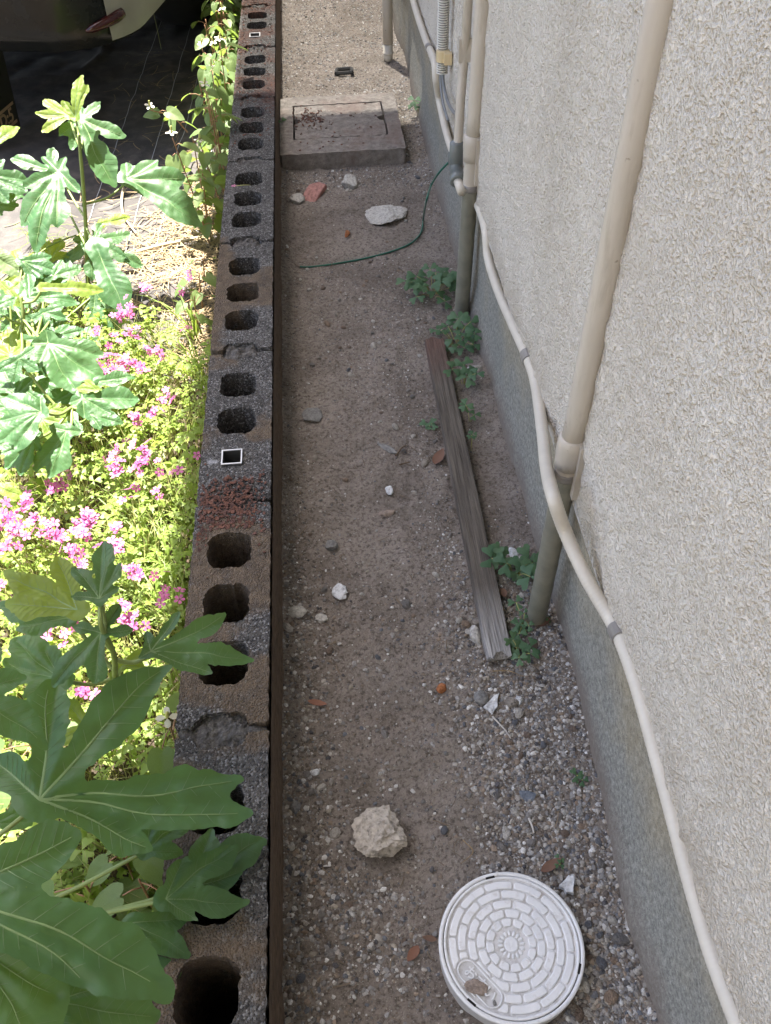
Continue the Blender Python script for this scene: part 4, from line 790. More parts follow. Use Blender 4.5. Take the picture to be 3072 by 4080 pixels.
fig_plant('near fig plant with the largest dark leaves, rooted at the bed corner', [B4, B4+[.003, 0, .2], B4+[0, .01, .34], B4+[.01, .02, .44]], [
 ('r4', (300, 1650), [(1826, 1400), (1833, 1668), (1170, 690), (420, 790), (1140, 1955), (-60, 1330)], .26, dict(wr=[.082, .085, .12, .13, .11, .16], cells=72, droop=.08, n=(.5, .7))),
 ('r4', (-220, 820), [(300, 1175), (-20, 480), (150, 760)], .38, dict(wr=.2, n=(.5, .7))),
 ('r5', (-420, 660), [(1195, 1325), (610, 320), (640, 1360), (-300, 1300)], .34, dict(wr=[.125, .145, .1, .2], cells=72, droop=.05, n=(.4, .8))),
 ('r5', (400, 1500), [(1180, 1600), (900, 1330), (560, 1130), (560, 1900), (250, 1800)], .22, dict(wr=.2, n=(.5, .7))),
 ('r5', (-300, 1000), [(450, 1900), (420, 1450), (-200, 1800)], .30, dict(wr=[.2, .17, .2], n=(.5, .7), cells=66)),
 ('r5', (800, 1300), [(1330, 1285), (1180, 1410), (1110, 1500)], .12, dict(wr=.22)),
 ('c6', (920, 950), [(1265, 650), (1335, 955), (1010, 720), (1060, 1060)], .15, dict(wr=.17)),
 ('c6', (1050, 890), [(1440, 605), (1170, 560), (1330, 800)], .125, dict(wr=.2)),
 ('c6', (800, 680), [(1045, 490), (880, 405), (640, 560), (1000, 690)], .15, dict(wr=.2)),
 ('c6', (735, 1080), [(1005, 1255), (1055, 1045), (830, 1200)], .13, dict(wr=.2)),
 ('r5', (-60, 160), [(220, 20), (200, 130)], .2, dict(wr=.25, pet=False))], rad=.008)

# crinkled broad leaves at the bed's left edge
for (px, pz, tip, wd, m, lab) in (((-25, 545), .1, (36, 580), .5, 'crinkle', 'broad crinkled grey green leaf of a bedding plant under the fig'), ((-2, 1055), .02, (40, 1068), .6, 'figy', 'broad yellow green crinkled leaf beside the purple flowers')):
    J = gz(*px, pz); root = thing('broadleaf_plant', (J[0], J[1], GZ), lab, 'plant'); O = np.array([J[0], J[1], GZ]); n_ = UPC(J); fig_leaf(root, O, J, n_, [hit(*tip, J, n_)], wr=wd, m=m, seed=5, wave=.05)
    obj('stem', MB().tube([[0, 0, 0], J-O], .003, 8).me('stem', M['figstem'], True), root)

# ---------------------------------------------------------------- oxalis (clover-like) leaves
def trefoil(seed):
    g = np.random.default_rng(seed); V = []; F_ = []
    for k in range(3):
        a = k*2.094+g.normal(0, .06); ca, sa = math.cos(a), math.sin(a); pts = [(0, 0, 0), (.38, .22, .0), (.72, .46, -.02), (.95, .42, -.08), (1., .22, -.06), (.84, 0, .05), (1., -.22, -.06), (.95, -.42, -.08), (.72, -.46, -.02), (.38, -.22, 0), (.5, 0, .07)]
        n0 = len(V); V += [(x*ca-y*sa, x*sa+y*ca, z-.05*x*x+.015*g.normal()) for x, y, z in pts]
        F_ += [(n0+i, n0+i+1, n0+10) for i in range(0, 9)]+[(n0+9, n0, n0+10)]
    return np.array(V), F_
TRE = [trefoil(s) for s in range(4)]; TREM = [mesh('leaf', v, f, M['ox'], True) for v, f in TRE]
def oxalis(label, px, n_leaf, spread, size, zr=(.015, .05), pale=False):
    c_ = gz(*px, .01); root = thing('clover_plant', (c_[0], c_[1], float(gh(c_[0], c_[1]))), label, 'plant')
    for i in range(n_leaf):
        a = rng.uniform(0, 6.28); r_ = spread*math.sqrt(rng.random()); p = np.array([r_*math.cos(a), r_*math.sin(a), rng.uniform(*zr)])
        if c_[0]+p[0] > .405: p[0] = .405-c_[0]
        o = obj('leaf', TREM[i % 4], root, p); s = 1.25*size*rng.uniform(.65, 1.15); o.scale = (s, s, s); o.rotation_euler = (Quaternion((1, 0, 0), rng.normal(.3, .18)) @ Quaternion((0, 1, 0), rng.normal(0, .15)) @ Quaternion((0, 0, 1), rng.uniform(0, 6.28))).to_euler()
        obj('stalk', MB().tube(spline([[p[0]*.1, p[1]*.1, -.004], [p[0]*.5, p[1]*.5, p[2]*.7], p], 4), .0007, 5).me('stalk', M['oxstem'], True), root)
oxalis('large clump of clover leaves left of the far taped pipe foot', (935, 628), 22, .062, .019)
oxalis('clump of clover leaves at the reddish end of the batten', (985, 735), 15, .05, .017)
oxalis('few clover leaves overhanging the batten edge', (1003, 825), 6, .028, .017)
oxalis('pair of clover leaves on bare soil left of the batten', (924, 912), 3, .014, .011, (.006, .015))
oxalis('small clover sprig right of the batten by a pale stone', (1016, 905), 3, .012, .012)
oxalis('single clover leaf right of the batten on dark soil', (1019, 964), 2, .006, .009)
oxalis('clump of dark clover between the batten and the near pipe foot', (1112, 1238), 12, .04, .0175, (.01, .035))
oxalis('pale small clover sprigs in front of the near pipe foot', (1132, 1345), 11, .032, .0105, (.008, .025))
oxalis('clover leaves touching the splintered batten end', (1122, 1412), 7, .018, .0135, (.008, .025))
oxalis('tiny pale clover seedling in gravel against the footing', (1252, 1681), 2, .006, .0085, (.004, .01))
oxalis('tiny clover sprout behind the sewer cover', (1215, 1862), 2, .006, .0075, (.004, .01))
oxalis('lone clover leaf growing by the footing past the inspection box', (907, 250), 2, .015, .018)
oxalis('small clover leaf squeezed between inspection box and block wall', (612, 290), 2, .008, .012)

# garden ground cover
def sheetpoly(n_):                                            # random spots in the flower bed
    o = []
    while len(o) < n_:
        y = rng.uniform(.12, 1.98); xl = -.62-.10*y; x = rng.uniform(xl, WX-.006)
        lim = 1.62+.25*ss(-.15, -.5, x)+.06*math.sin(x*40)
        if y > lim: continue
        o.append((x, y))
    return np.array(o)
pts = sheetpoly(5200); mb_v = []; mb_f = []; k = 0
for x, y in pts:
    v, f = TRE[rng.integers(4)]; s = rng.uniform(.006, .0125) if rng.random() < .75 else rng.uniform(.013, .02); z = GZ+rng.uniform(.02, .12)*(1 if x < -.16 else rng.uniform(.8, 1.25)); q = Quaternion((rng.normal(), rng.normal(), 0), rng.normal(0, .45)) @ Quaternion((0, 0, 1), rng.uniform(0, 6.28))
    Mx = np.array(q.to_matrix()); mb_v.append((v*s)@Mx.T+[x, y, z]); mb_f += [tuple(i+k for i in t_) for t_ in f]; k += len(v)
tag(stuff(obj('clover_ground_cover', mesh('clover_ground_cover', np.vstack(mb_v), mb_f, M['oxg'], True))), 'bright yellow green clover ground cover filling the flower bed', 'ground cover')
mb = []; F_ = []; k = 0
for x, y in sheetpoly(6500):
    a = rng.uniform(0, 6.28); h_ = rng.uniform(.05, .15); b = rng.normal(0, .05, 2); wd = .0009; d = np.array([math.cos(a), math.sin(a), 0])*wd
    p0 = np.array([x, y, GZ]); p1 = p0+[b[0]*.4, b[1]*.4, h_*.6]; p2 = p0+[b[0], b[1], h_]; mb.append(np.array([p0-d, p0+d, p1-d*.8, p1+d*.8, p2])); F_ += [(k, k+1, k+3, k+2), (k+2, k+3, k+4)]; k += 5
tag(stuff(obj('flower_stalks', mesh('flower_stalks', np.vstack(mb), F_, M['oxstem']))), 'thin yellowish flower stalks and seed stems in the flower bed', 'stalks')
def tuft(px, n_, lab, lean_=(.0, 0), ln=(.1, .22)):
    c_ = gz(*px, GZ+.05); O = np.array([c_[0], c_[1], GZ]); root = thing('grass_tuft', O, lab, 'grass', 'grass tufts in the flower bed')
    for i in range(n_):
        L_ = rng.uniform(*ln); a = rng.uniform(0, 6.28); d = np.array([math.cos(a)*.5+lean_[0], math.sin(a)*.5+lean_[1], 0])*L_; wd = np.cross(nrm(d+1e-6), [0, 0, 1])*rng.uniform(.0012, .0024); o_ = np.array([rng.normal(0, .008), rng.normal(0, .008), 0])
        t_ = np.linspace(0, 1, 6)[:, None]; c2 = o_+d*t_**1.4+np.array([0, 0, 1])*(L_*(t_-.55*t_**2.3)); w_ = (1-t_**2)*.95+.03; V = np.vstack([c2-wd*w_, c2+wd*w_]); obj('blade', mesh('blade', V, [(j, j+1, j+7, j+6) for j in range(5)], M['grass'], True), root)
for px, n_, lab, le in (((418, 700), 34, 'grass tuft against the block wall near the straw', (-.4, -.1)), ((425, 780), 30, 'grass tuft against the block wall beside pink flowers', (-.3, -.2)), ((380, 1225), 40, 'long grass tuft beside the block wall below the red stains', (-.5, .3)), ((385, 1330), 36, 'long grass tuft under the fig leaf overhanging the block', (-.5, .2)), ((340, 1180), 26, 'grass tuft among the pink flowers in the bed', (-.3, .2)), ((70, 505), 22, 'pale strap leaved grass tuft under the bumper fig', (.3, -.2)), ((110, 520), 16, 'broad bladed grass tuft beside the fig stem', (.1, -.3)), ((405, 1110), 24, 'grass tuft level with the red stains of the block wall', (-.3, .1))):
    tuft(px, n_, lab, le)
for k_ in range(16):
    x_, y_ = rng.uniform(215, 420), rng.uniform(830, 1420); tuft((min(x_, 455-.055*(y_-600)), y_), int(rng.integers(14, 24)), 'bright green grass tuft growing among the clover and pink flowers', (rng.normal(-.1, .3), rng.normal(0, .3)), (.09, .18))
# pink oxalis flowers
def flower5(seed):
    g = np.random.default_rng(seed); V = []; F_ = []; mi = []
    for k in range(5):
        a = k*1.2566; ca, sa = math.cos(a), math.sin(a); n0 = len(V)
        V += [(x*ca-y*sa, x*sa+y*ca, z) for x, y, z in ((.12, 0, 0), (.55, .3, .1), (.95, .3, .12), (1.05, 0, .1), (.95, -.3, .12), (.55, -.3, .1))]; F_.append(tuple(n0+i for i in range(6))); mi.append(0)
    n0 = len(V); V += [(.2*math.cos(a), .2*math.sin(a), .03) for a in np.arange(6)*1.047]; F_.append(tuple(n0+i for i in range(6))); mi.append(1)
    m_ = mesh('flower', V, F_, [M['pink'], M['pinkeye']], True); m_.polygons.foreach_set('material_index', mi); return m_
FL = [flower5(s) for s in range(3)]
CL = [(267, 681, 9), (281, 724, 8), (251, 774, 10), (297, 785, 10), (331, 760, 6), (353, 771, 4), (354, 853, 7), (297, 900, 8), (208, 717, 4), (238, 726, 4), (337, 893, 3), (299, 961, 4), (254, 989, 7), (247, 1014, 8), (322, 989, 7), (304, 1014, 6), (140, 1021, 8), (118, 1054, 8), (358, 1018, 3), (315, 620, 5), (406, 606, 2), (388, 633, 3), (399, 717, 3), (29, 1102, 8), (50, 1087, 8), (14, 1123, 8), (64, 1134, 9), (104, 1141, 9), (186, 1123, 10), (183, 1155, 9), (247, 1137, 5), (247, 1180, 9), (157, 1187, 8), (175, 1209, 6), (276, 1234, 7), (322, 1248, 3), (347, 1248, 2), (354, 1295, 4), (403, 1286, 2), (272, 1331, 9), (297, 1352, 5), (157, 1338, 6), (107, 1363, 5), (147, 1359, 7), (193, 1499, 6), (14, 1184, 6), (7, 1273, 4), (334, 1071, 3), (283, 1066, 4), (270, 790, 8), (235, 800, 6), (225, 770, 5), (283, 655, 5), (30, 1140, 6), (130, 1160, 5), (433, 1000, 2), (330, 20, 2)]
for i, (x_, y_, k) in enumerate(CL):
    c_ = gz(x_, y_, .035); O = np.array([c_[0], c_[1]+.02, GZ]); near_wall = x_ > 380
    root = thing('pink_flower_plant', O, '%s of pink five petalled flowers %s' % ('dense head' if k > 7 else 'loose cluster' if k > 4 else 'few blooms', 'close against the block wall' if near_wall else 'beside the car near the sheet' if y_ < 100 else 'in front of the straw covered sheet' if y_ < 640 else 'under the fig leaves in mid bed' if y_ < 950 else 'in the dense lower bed' if y_ < 1250 else 'near the dark shaded fig leaves'), 'flowers', 'pink flower clusters in the bed')
    for q in range(int(k*1.1)):
        p = np.array([c_[0]-O[0]+rng.normal(0, .0095), c_[1]-O[1]+rng.normal(0, .0095), .157+rng.normal(0, .007)]); s = rng.uniform(.0072, .0098)
        o = obj('flower', FL[q % 3], root, p); o.scale = (s, s, s); o.rotation_euler = (rng.normal(.35, .4), rng.normal(0, .4), rng.uniform(0, 6))
    obj('stalk', MB().tube(spline([[0, 0, 0], [0, -.006, .08], [c_[0]-O[0], c_[1]-O[1], .148]], 4), .0009, 5).me('stalk', M['oxstem'], True), root)
# ---------------------------------------------------------------- heart leaved plants along the wall
def heart(seed, m='dok'):
    g = np.random.default_rng(seed); n_ = 22; t_ = np.linspace(-math.pi, math.pi, n_, endpoint=False)
    r_ = .52*(1+.0*t_)+.30*np.exp(-(t_/.33)**2)*1.0-.26*np.exp(-((np.abs(t_)-math.pi)/.3)**2)+.06*np.cos(2*t_)
    ox = np.stack([.38+r_*np.cos(t_)*.95, r_*np.sin(t_)*.92], -1); V = []; F_ = []; cb = .12+.1*g.random()
    for k, s_ in enumerate((1., .66, .33)):
        p = np.array([.2, 0])+(ox-[.2, 0])*s_; V.append(np.column_stack([p, .22*np.abs(p[:, 1])-cb*p[:, 0]**2-.10*np.abs(p[:, 1])**2+.025*vn(P3(p[:, 0], p[:, 1]), 5., seed)]))
    V.append(np.array([[.2, 0, 0]])); V = np.vstack(V)
    for k in range(2): F_ += [(k*n_+i, k*n_+(i+1) % n_, (k+1)*n_+(i+1) % n_, (k+1)*n_+i) for i in range(n_)]
    F_ += [(2*n_+i, 2*n_+(i+1) % n_, 3*n_) for i in range(n_)]; return mesh('leaf', V, F_, M[m], True)
HE = [heart(s) for s in range(5)]
def white_flower(root, p, s=.012):
    fl = obj('flower', MB().tube([[0, 0, 0], [0, 0, .6], [0, 0, 1.3], [0, 0, 1.5]], [.16, .24, .2, .05], 8).me('flower', M['spike'], True), root, p); fl.scale = (s, s, s); fl.rotation_euler = (rng.normal(.2, .2), rng.normal(0, .2), rng.uniform(0, 6))
    for k in range(4):
        a = k*1.5708; ca, sa = math.cos(a), math.sin(a); v = [(x*ca-y*sa, x*sa+y*ca, z) for x, y, z in ((.1, 0, 0), (.6, .36, .06), (1.05, .3, .0), (1.25, 0, -.05), (1.05, -.3, .0), (.6, -.36, .06))]; obj('petal', mesh('petal', v, [tuple(range(6))], M['petal'], True), fl)
def heart_plant(base, tip, n_leaf, size, lab, flower=False, spread=.03):
    base = np.asarray(base, float); tip = np.asarray(tip, float); O = base; root = thing('heart_leaf_plant', O, lab, 'plant', 'heart leaved plants along the wall')
    st = spline([base, base*.6+tip*.4+[0, 0, .02], tip], 8)-O; obj('stem', MB().tube(st, np.linspace(.0022, .0013, len(st)), 7).me('stem', M['dokstem'], True), root)
    for i in range(n_leaf):
        u = .25+.75*(i+.5)/n_leaf; p = st[int(u*(len(st)-1))]; a = i*2.4+rng.uniform(-.4, .4); q = p+np.array([math.cos(a), math.sin(a), .2])*spread*rng.uniform(.5, 1.2)
        s = size*rng.uniform(.7, 1.15); o = obj('leaf', HE[i % 5], root, q); o.scale = (s, s, s); o.rotation_euler = (rng.normal(0, .35), rng.normal(.45, .25), a+rng.normal(0, .3))
        obj('petiole', MB().tube([p, (p+q)/2+[0, 0, .004], q], .0009, 5).me('petiole', M['dokstem'], True), root)
    if flower: white_flower(root, st[-1]+[0, 0, .012])
yy = 2.16; i = 0
while yy < 4.6:
    x = WX-.016-rng.uniform(.0, .075); dx = rng.uniform(-.05, .02)
    heart_plant((x, yy, GZ), (min(x+dx, WX-.004), yy+rng.uniform(-.06, .03), rng.uniform(.06, .22)), int(rng.integers(8, 13)), rng.uniform(.036, .052), 'heart leaved weed %s at the block wall %s' % ('with white flower' if i % 3 == 0 else 'without flower', 'beside the straw' if yy < 2.45 else 'beside the shaded sheet' if yy < 2.75 else 'beside the bumper corner' if yy < 3.15 else 'near the far post sleeve'), i % 3 == 0); yy += rng.uniform(.03, .065); i += 1
p0 = gz(405, 285, -.02); p1 = gz(325, 238, .12); heart_plant(p0, p1, 7, .04, 'heart leaved weed leaning out over the dark sheet towards the car', True, .02)
for px, pz, s, nl, fl in (((255, 1830), .05, .052, 6, False), ((300, 1900), .05, .052, 6, False), ((365, 1560), .08, .042, 8, True), ((425, 1560), .1, .038, 7, False), ((180, 1905), .04, .05, 5, False), ((330, 1780), .07, .05, 5, False), ((110, 2060), .03, .04, 5, False), ((60, 1900), .0, .04, 6, False), ((60, 1600), .02, .04, 5, False), ((30, 1640), .0, .04, 5, False), ((430, 590), .0, .035, 6, False), ((440, 560), -.02, .03, 5, False), ((420, 640), .0, .035, 5, False)):
    p1 = gz(*px, pz); lab = 'heart leaved weed with white flower beside the fig and block' if fl else 'heart leaved weed shaded under the near fig leaves' if px[1] > 1500 else 'heart leaved weed by the block wall beside the straw'
    heart_plant((p1[0]-.01, p1[1]+.01, GZ), p1, nl, s, lab, fl, .03)
# sprig growing out of a block core
c_ = gz(540, 425, .06); root = thing('flowering_sprig', (c_[0], c_[1], .0), 'tiny sprig with one pink flower growing from a block core', 'plant'); p = [[0, 0, 0], [0, 0, .08], gz(538, 400, .13)-[c_[0], c_[1], 0], gz(505, 402, .135)-[c_[0], c_[1], 0]]
obj('stem', MB().tube(spline(p, 6), .0009, 5).me('stem', M['oxstem'], True), root); o = obj('flower', FL[0], root, p[-1]); o.scale = (.006,)*3

# ---------------------------------------------------------------- weed sheet, straw, sticks
xs = np.linspace(-1.9, WX-.004, 110); ys = np.linspace(1.55, 6., 220); X, Y = np.meshgrid(xs, ys, indexing='ij'); pn = P3(X, Y)
Z = GZ+.004+.010*np.abs(fbm(pn, 4.5, 2, 4))+.014*np.exp(-((np.abs(fbm(pn, 2.2, 1, 9)))/.08)**2)+.002*vn(pn, 30., 3)-.03*ss(1.75, 1.55, Y+.05*vn(pn, 9, 2))
nx, ny = X.shape; ii = (np.arange(nx-1)[:, None]*ny+np.arange(ny-1)[None, :]).ravel(); SHX, SHY, SHZ = xs, ys, Z
def shz(x, y): return float(Z[min(nx-1, max(0, int(round((x-xs[0])/(xs[1]-xs[0]))))), min(ny-1, max(0, int(round((y-ys[0])/(ys[1]-ys[0])))))])
o = obj('weed_sheet', mesh('weed_sheet', np.stack([X, Y, Z], -1).reshape(-1, 3), np.stack([ii, ii+ny, ii+ny+1, ii+1], -1), M['sheet'], True)); tag(o, 'wrinkled black weed control sheet on the ground under the car', 'sheet')
for x0_ in (-.34, -.42, -.24, -.55):
    yl = np.arange(1.75, 5.5, .02); P_ = np.array([(x0_+.10*(y-2.2)*.3, y, shz(x0_+.03*(y-2.2), y)+.003) for y in yl]); V = np.vstack([P_-[.001, 0, 0], P_+[.001, 0, 0]]); k = len(P_); me = mesh('guide_line', V, [(i, k+i, k+i+1, i+1) for i in range(k-1)], M['sheetline']); obj('guide_line', me, o)
mb = []; F_ = []; k = 0
def straw_spot():
    r_ = rng.random()
    if r_ < .45: return rng.normal(-.19, .05), rng.uniform(1.6, 2.55)
    if r_ < .7: return rng.normal(-.3, .08), rng.normal(2.15, .15)
    if r_ < .85: return rng.normal(-.5, .12), rng.normal(1.95, .2)
    return rng.uniform(-.6, WX-.01), rng.uniform(1.5, 3.6)
for _ in range(1900):
    x, y = straw_spot()
    if x > WX-.006: continue
    L_ = rng.uniform(.02, .11); a = rng.uniform(0, 6.28); t_ = np.linspace(-.5, .5, 5); cu_ = rng.normal(0, .25); z = shz(x, y)+.002+rng.random()*.014
    px_ = x+L_*(t_*math.cos(a)-cu_*t_*t_*math.sin(a)); px_ = np.minimum(px_, WX-.003); py_ = y+L_*(t_*math.sin(a)+cu_*t_*t_*math.cos(a)); pz_ = z+L_*rng.normal(0, .08)*t_; pz_ = np.maximum(pz_, z-.001)
    wd = np.array([-math.sin(a), math.cos(a), 0])*rng.uniform(.0006, .0016); c2 = np.stack([px_, py_, pz_], -1); mb.append(np.vstack([c2-wd, c2+wd])); F_ += [(k+i, k+i+1, k+i+6, k+i+5) for i in range(4)]; k += 10
tag(stuff(obj('straw', mesh('straw', np.vstack(mb), F_, M['straw']))), 'pale dry straw strewn over the weed sheet', 'straw')
def stick(name, label, pts, r_, m, z=GZ+.02, cat='stick'):
    P_ = np.array([gz(x_, y_, z if not hasattr(z, '__len__') else z[i]) for i, (x_, y_) in enumerate(pts)]); O = P_[0].copy(); sp_ = spline(P_, 6); o = obj(name, MB().tube(sp_-O, r_*(1-.4*np.linspace(0, 1, len(sp_))), 7).me(name, m, True), None, O); return tag(o, label, cat)
stick('dry_stick', 'pale dry stick lying across the straw beside the wall', [(296, 545), (350, 530), (400, 520), (448, 508)], .006, M['stick'])
stick('dry_stick', 'bent brown dry stick beside the fig stem', [(266, 405), (263, 440), (270, 470), (295, 505)], .004, M['stick'])
stick('yellow_twig', 'long yellow twig slanting through the left bed', [(-5, 615), (60, 568), (110, 530), (165, 508)], .003, M['figstem'], .06)
stick('twig', 'thin dark twig on bare soil by the narrow chip', [(855, 985), (868, 968), (878, 962)], .0016, M['twig'], .004, 'twig')
stick('twig', 'straight brown twig left of the orange leaf', [(862, 1004), (886, 998)], .0016, M['twig'], .004, 'twig')
stick('pale_twig', 'curved whitish twig in gravel below the triangular shard', [(1064, 1548), (1080, 1565), (1092, 1578), (1104, 1596)], .0014, M['paletwig'], .006, 'twig')
stick('pale_twig', 'short whitish twig in gravel near the slate chips', [(1143, 1768), (1150, 1785), (1154, 1800)], .0018, M['paletwig'], .006, 'twig')
stick('dry_stalk', 'thin straw stalk on gravel below the clover', [(1065, 1450), (1100, 1450), (1130, 1462)], .0008, M['straw'], .008, 'twig')
stick('dry_stalk', 'forked thin straw between the rock and the sewer cover', [(1000, 1815), (1022, 1838), (1010, 1855), (995, 1866)], .0007, M['straw'], .008, 'twig')
mb = []; F_ = []; k = 0
for _ in range(420):
    x = rng.uniform(.01, .41); y = .15+rng.random()**1.3*2.1
    if blocked(np.array(x), np.array(y)): continue
    L_ = rng.uniform(.006, .024); a = rng.uniform(0, 6.28); t_ = np.linspace(-.5, .5, 4); cu_ = rng.normal(0, .4); z = float(gh(x, y))+.0035
    c2 = np.stack([x+L_*(t_*math.cos(a)-cu_*t_*t_*math.sin(a)), y+L_*(t_*math.sin(a)+cu_*t_*t_*math.cos(a)), z+0*t_], -1); wd = np.array([-math.sin(a), math.cos(a), 0])*rng.uniform(.0003, .0008); mb.append(np.vstack([c2-wd, c2+wd])); F_ += [(k+i, k+i+1, k+i+5, k+i+4) for i in range(3)]; k += 8
tag(stuff(obj('fine_litter', mesh('fine_litter', np.vstack(mb), F_, [M['litter']]))), 'fine bits of dry stalk and rootlets on the passage soil', 'litter')
# dead leaves
def dead(px, tip, wd, label, curl=.25):
    a = gz(*px, .006); b = gz(*tip, .009); L_ = np.linalg.norm(b-a); d = (b-a)/L_; nn_ = np.cross([0, 0, 1], d); t_ = np.linspace(0, 1, 9); w_ = wd*L_*np.sin(np.pi*t_**.85)**.8; V = []
    for s_ in (-1, 0, 1): V.append(np.outer(t_*L_, d)+np.outer(s_*w_, nn_)+np.array([0, 0, 1])*((.28*abs(s_)*w_+curl*L_*(t_-.5)**2)[:, None]))
    o = obj('dead_leaf', mesh('dead_leaf', np.vstack(V), [(r*9+i, r*9+i+1, (r+1)*9+i+1, (r+1)*9+i)[::-1] for r in (0, 1) for i in range(8)], M['dead'], True), None, (a[0], a[1], float(gh(a[0], a[1]))+.003)); return tag(o, label, 'dead leaf')
dead((938, 1003), (958, 968), .22, 'orange brown dead leaf lying left of the batten')
dead((665, 1516), (708, 1524), .16, 'curled reddish brown dead leaf near the block wall')
dead((1155, 1352), (1190, 1338), .3, 'dark red dead leaf at the near pipe foot')
dead((1083, 1272), (1092, 1292), .3, 'small red dead leaf beside the batten and clover')
dead((1168, 1885), (1212, 1856), .2, 'dark red brown dead leaf tucked behind the sewer cover')
dead((945, 2028), (912, 2022), .2, 'small orange dead leaf left of the sewer cover')
dead((905, 2040), (880, 2075), .25, 'grey brown dead leaf on soil left of the sewer cover')
# little black plastic ring beyond the box
c_ = gz(743, 155, .01); mb = MB(); P_ = [(-.026, -.018), (.026, -.014), (.026, .02), (-.022, .018), (-.026, -.018)]
for a, b in zip(P_, P_[1:]): mb.tube([(c_[0]+a[0], c_[1]+a[1], .012), (c_[0]+b[0], c_[1]+b[1], .012)], .006, 6)
O = np.array([c_[0], c_[1], 0]); tag(obj('plastic_ring', mb.me('plastic_ring', M['blackplastic'], off=O), None, O), 'small black rectangular plastic ring on sunlit gravel beyond the box', 'ring')

# ---------------------------------------------------------------- parked car (rear right corner in view)
HD = R(11); cf = np.array([math.sin(HD), math.cos(HD), 0]); cr = np.array([math.cos(HD), -math.sin(HD), 0]); CO = np.array([-.422, 2.68, 0])
car = thing('parked_car', (CO+cf*2.3-cr*.9+[0, 0, GZ]), 'dark glossy parked van whose rear bumper overhangs the weed sheet', 'car'); car.rotation_euler = (0, 0, -HD)
# local car frame: x right (0 = centre), y forward (0 = centre), z from the ground; rear face at y=-2.3, right side at x=.9
def outline(inset, rc, n_=10, wmax=.9, lmax=2.3):
    w_, l_ = wmax-inset, lmax-inset; o = []
    for cx_, cy_, a0 in ((w_-rc, -l_+rc, -90), (w_-rc, l_-rc, 0), (-w_+rc, l_-rc, 90), (-w_+rc, -l_+rc, 180)):
        for a in np.linspace(a0, a0+90, n_): o.append((cx_+rc*math.cos(R(a)), cy_+rc*math.sin(R(a))))
        if a0 in (-90, 90):
            sg = 1 if a0 == -90 else -1
            for y_ in np.linspace(-1, 1, 26)[1:-1]: o.append((sg*w_, sg*y_*(l_-rc)))
    return np.array(o)
def shell(name, lev, m, cap=True, ymax=None):
    V = []; F_ = []
    for z_, ins, rc in lev: q = outline(ins, rc); V.append(np.column_stack([q, np.full(len(q), z_)]))
    n_ = len(V[0]); V = np.vstack(V)
    for k in range(len(lev)-1):
        for i in range(n_):
            j = (i+1) % n_; fq = (k*n_+i, k*n_+j, (k+1)*n_+j, (k+1)*n_+i)
            if ymax is None or V[list(fq), 1].max() < ymax: F_.append(fq)
    if cap: F_.append(tuple((len(lev)-1)*n_+i for i in range(n_)))
    us = sorted({i for q in F_ for i in q}); mp = {a: b for b, a in enumerate(us)}; V = V[us]; F_ = [tuple(mp[i] for i in q) for q in F_]
    return obj(name, mesh(name, V, F_, m, True), car)
bp = shell('rear_bumper', [(.325, .10, .16), (.318, .02, .21), (.326, .004, .22), (.38, .0, .22), (.46, .004, .22), (.6, .012, .22), (.68, .03, .22), (.70, .06, .22)], M['paint'], False, .2)
shell('body', [(.30, .12, .2), (.34, .05, .2), (.72, .055, .2), (.9, .05, .22), (1.08, .06, .22), (1.12, .07, .22)], M['paint'], False)
shell('cabin_glass', [(1.12, .075, .22), (1.55, .16, .24)], M['glass'], False)
shell('roof', [(1.55, .158, .24), (1.66, .19, .26), (1.74, .26, .3), (1.77, .4, .35)], M['paint'], True)
obj('underbody', MB().box((-.78, -2.18, .31), (.78, 2.1, .335)).me('underbody', M['blackplastic']), car)
q = outline(-.004, .224); qs = [p for p in q if p[0] > .84 and p[1] < -1.2]; V = []; lv = (.334, .36, .42, .52, .6)
for z_ in lv: V += [(p[0], p[1], z_) for p in qs]
n_ = len(qs); F_ = [(k*n_+i, k*n_+i+1, (k+1)*n_+i+1, (k+1)*n_+i) for k in range(len(lv)-1) for i in range(n_-1)]
obj('corner_reflection', mesh('corner_reflection', V, F_, M['pale_reflection'], True), bp)  # bumper corner coloured pale to stand for the house wall's reflection
ang = np.linspace(-58, -26, 9); RP = [(.9-.22+.222*math.cos(R(a)), -2.3+.22+.222*math.sin(R(a)), .372+.022*(a+58)/32) for a in ang]
v, f = tube(RP, [.004, .010, .012, .013, .014, .015, .016, .016, .014], 10); obj('reflector', mesh('reflector', v, f, M['reflector'], True), bp)
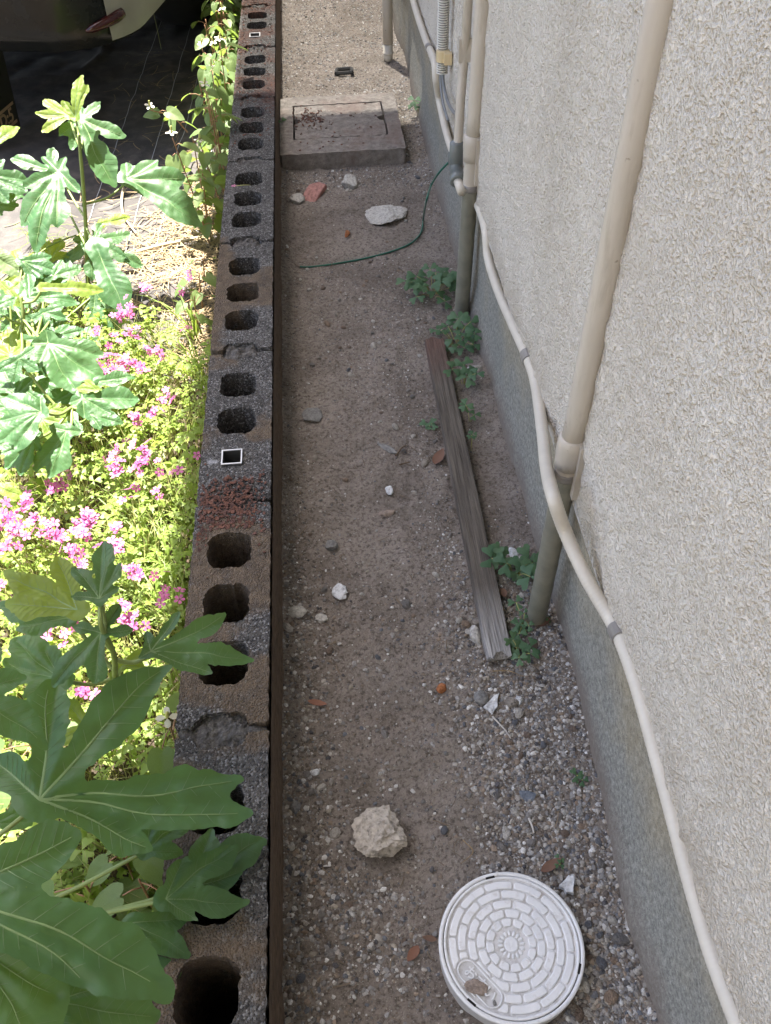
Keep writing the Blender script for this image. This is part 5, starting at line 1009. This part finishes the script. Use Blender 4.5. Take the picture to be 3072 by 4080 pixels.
for sx_ in (-1, 1):
    for y_ in (-1.0, 1.55):
        wv_, wf = lathe([(.20, -.1), (.31, -.1), (.335, -.07), (.34, 0), (.335, .07), (.31, .1), (.22, .1), (.2, .08)], 36); V = np.column_stack([wv_[:, 2], wv_[:, 0], wv_[:, 1]])+[sx_*.70, y_, .34]
        wh = obj('wheel', mesh('wheel', V, wf, M['tyre'], True), car); v, f = lathe([(.2, .06), (.18, .075), (.05, .05), (.03, .07)], 24); V = np.column_stack([v[:, 2]*sx_, v[:, 0], v[:, 1]])+[sx_*.70, y_, .34]; obj('rim', mesh('rim', V, f, M['rim'], True), wh)
    obj('tail_lamp', MB().box((sx_*.86-.035, -2.262, .8), (sx_*.86+.02 if sx_ > 0 else sx_*.86+.035, -2.16, 1.05)).me('tail_lamp', M['reflector']), car)
# mud flap with printed stripes and lettering, hanging askew behind the wheel
FLc = gy(14, 258, 2.93); wdir = nrm(gy(45, 228, 3.0)-gy(8, 261, 2.88)); up_ = nrm(np.array([0, -.35, 1.])-wdir*(np.array([0, -.35, 1.])@wdir)); nn_ = np.cross(wdir, up_)
MI = Matrix.Translation(Vector(car.location)) @ Matrix.Rotation(-HD, 4, 'Z'); MI = MI.inverted()
fl = obj('mud_flap', MB().box((-.14, -.05, -.004), (.075, .27, 0)).me('mud_flap', M['blackplastic']), car)
fl.matrix_local = MI @ Matrix(((wdir[0], up_[0], nn_[0], FLc[0]), (wdir[1], up_[1], nn_[1], FLc[1]), (wdir[2], up_[2], nn_[2], FLc[2]), (0, 0, 0, 1)))
for y_ in (.026, -.031): obj('stripe', MB().box((-.13, y_, .0008), (.06, y_+.009, .0018)).me('stripe', M['tan']), fl)
cu = bpy.data.curves.new('print', 'FONT'); cu.body = 'D:5'; cu.size = .06; cu.extrude = .0006; cu.align_x = 'RIGHT'; cu.align_y = 'CENTER'; cu.offset = .001
to = bpy.data.objects.new('print', cu); COL.objects.link(to); bpy.context.view_layer.update()
me = bpy.data.meshes.new_from_object(to.evaluated_get(bpy.context.evaluated_depsgraph_get())); bpy.data.objects.remove(to); me.materials.clear(); me.materials.append(M['tan']); obj('printed_mark', me, fl, (.045, .0, .0016))
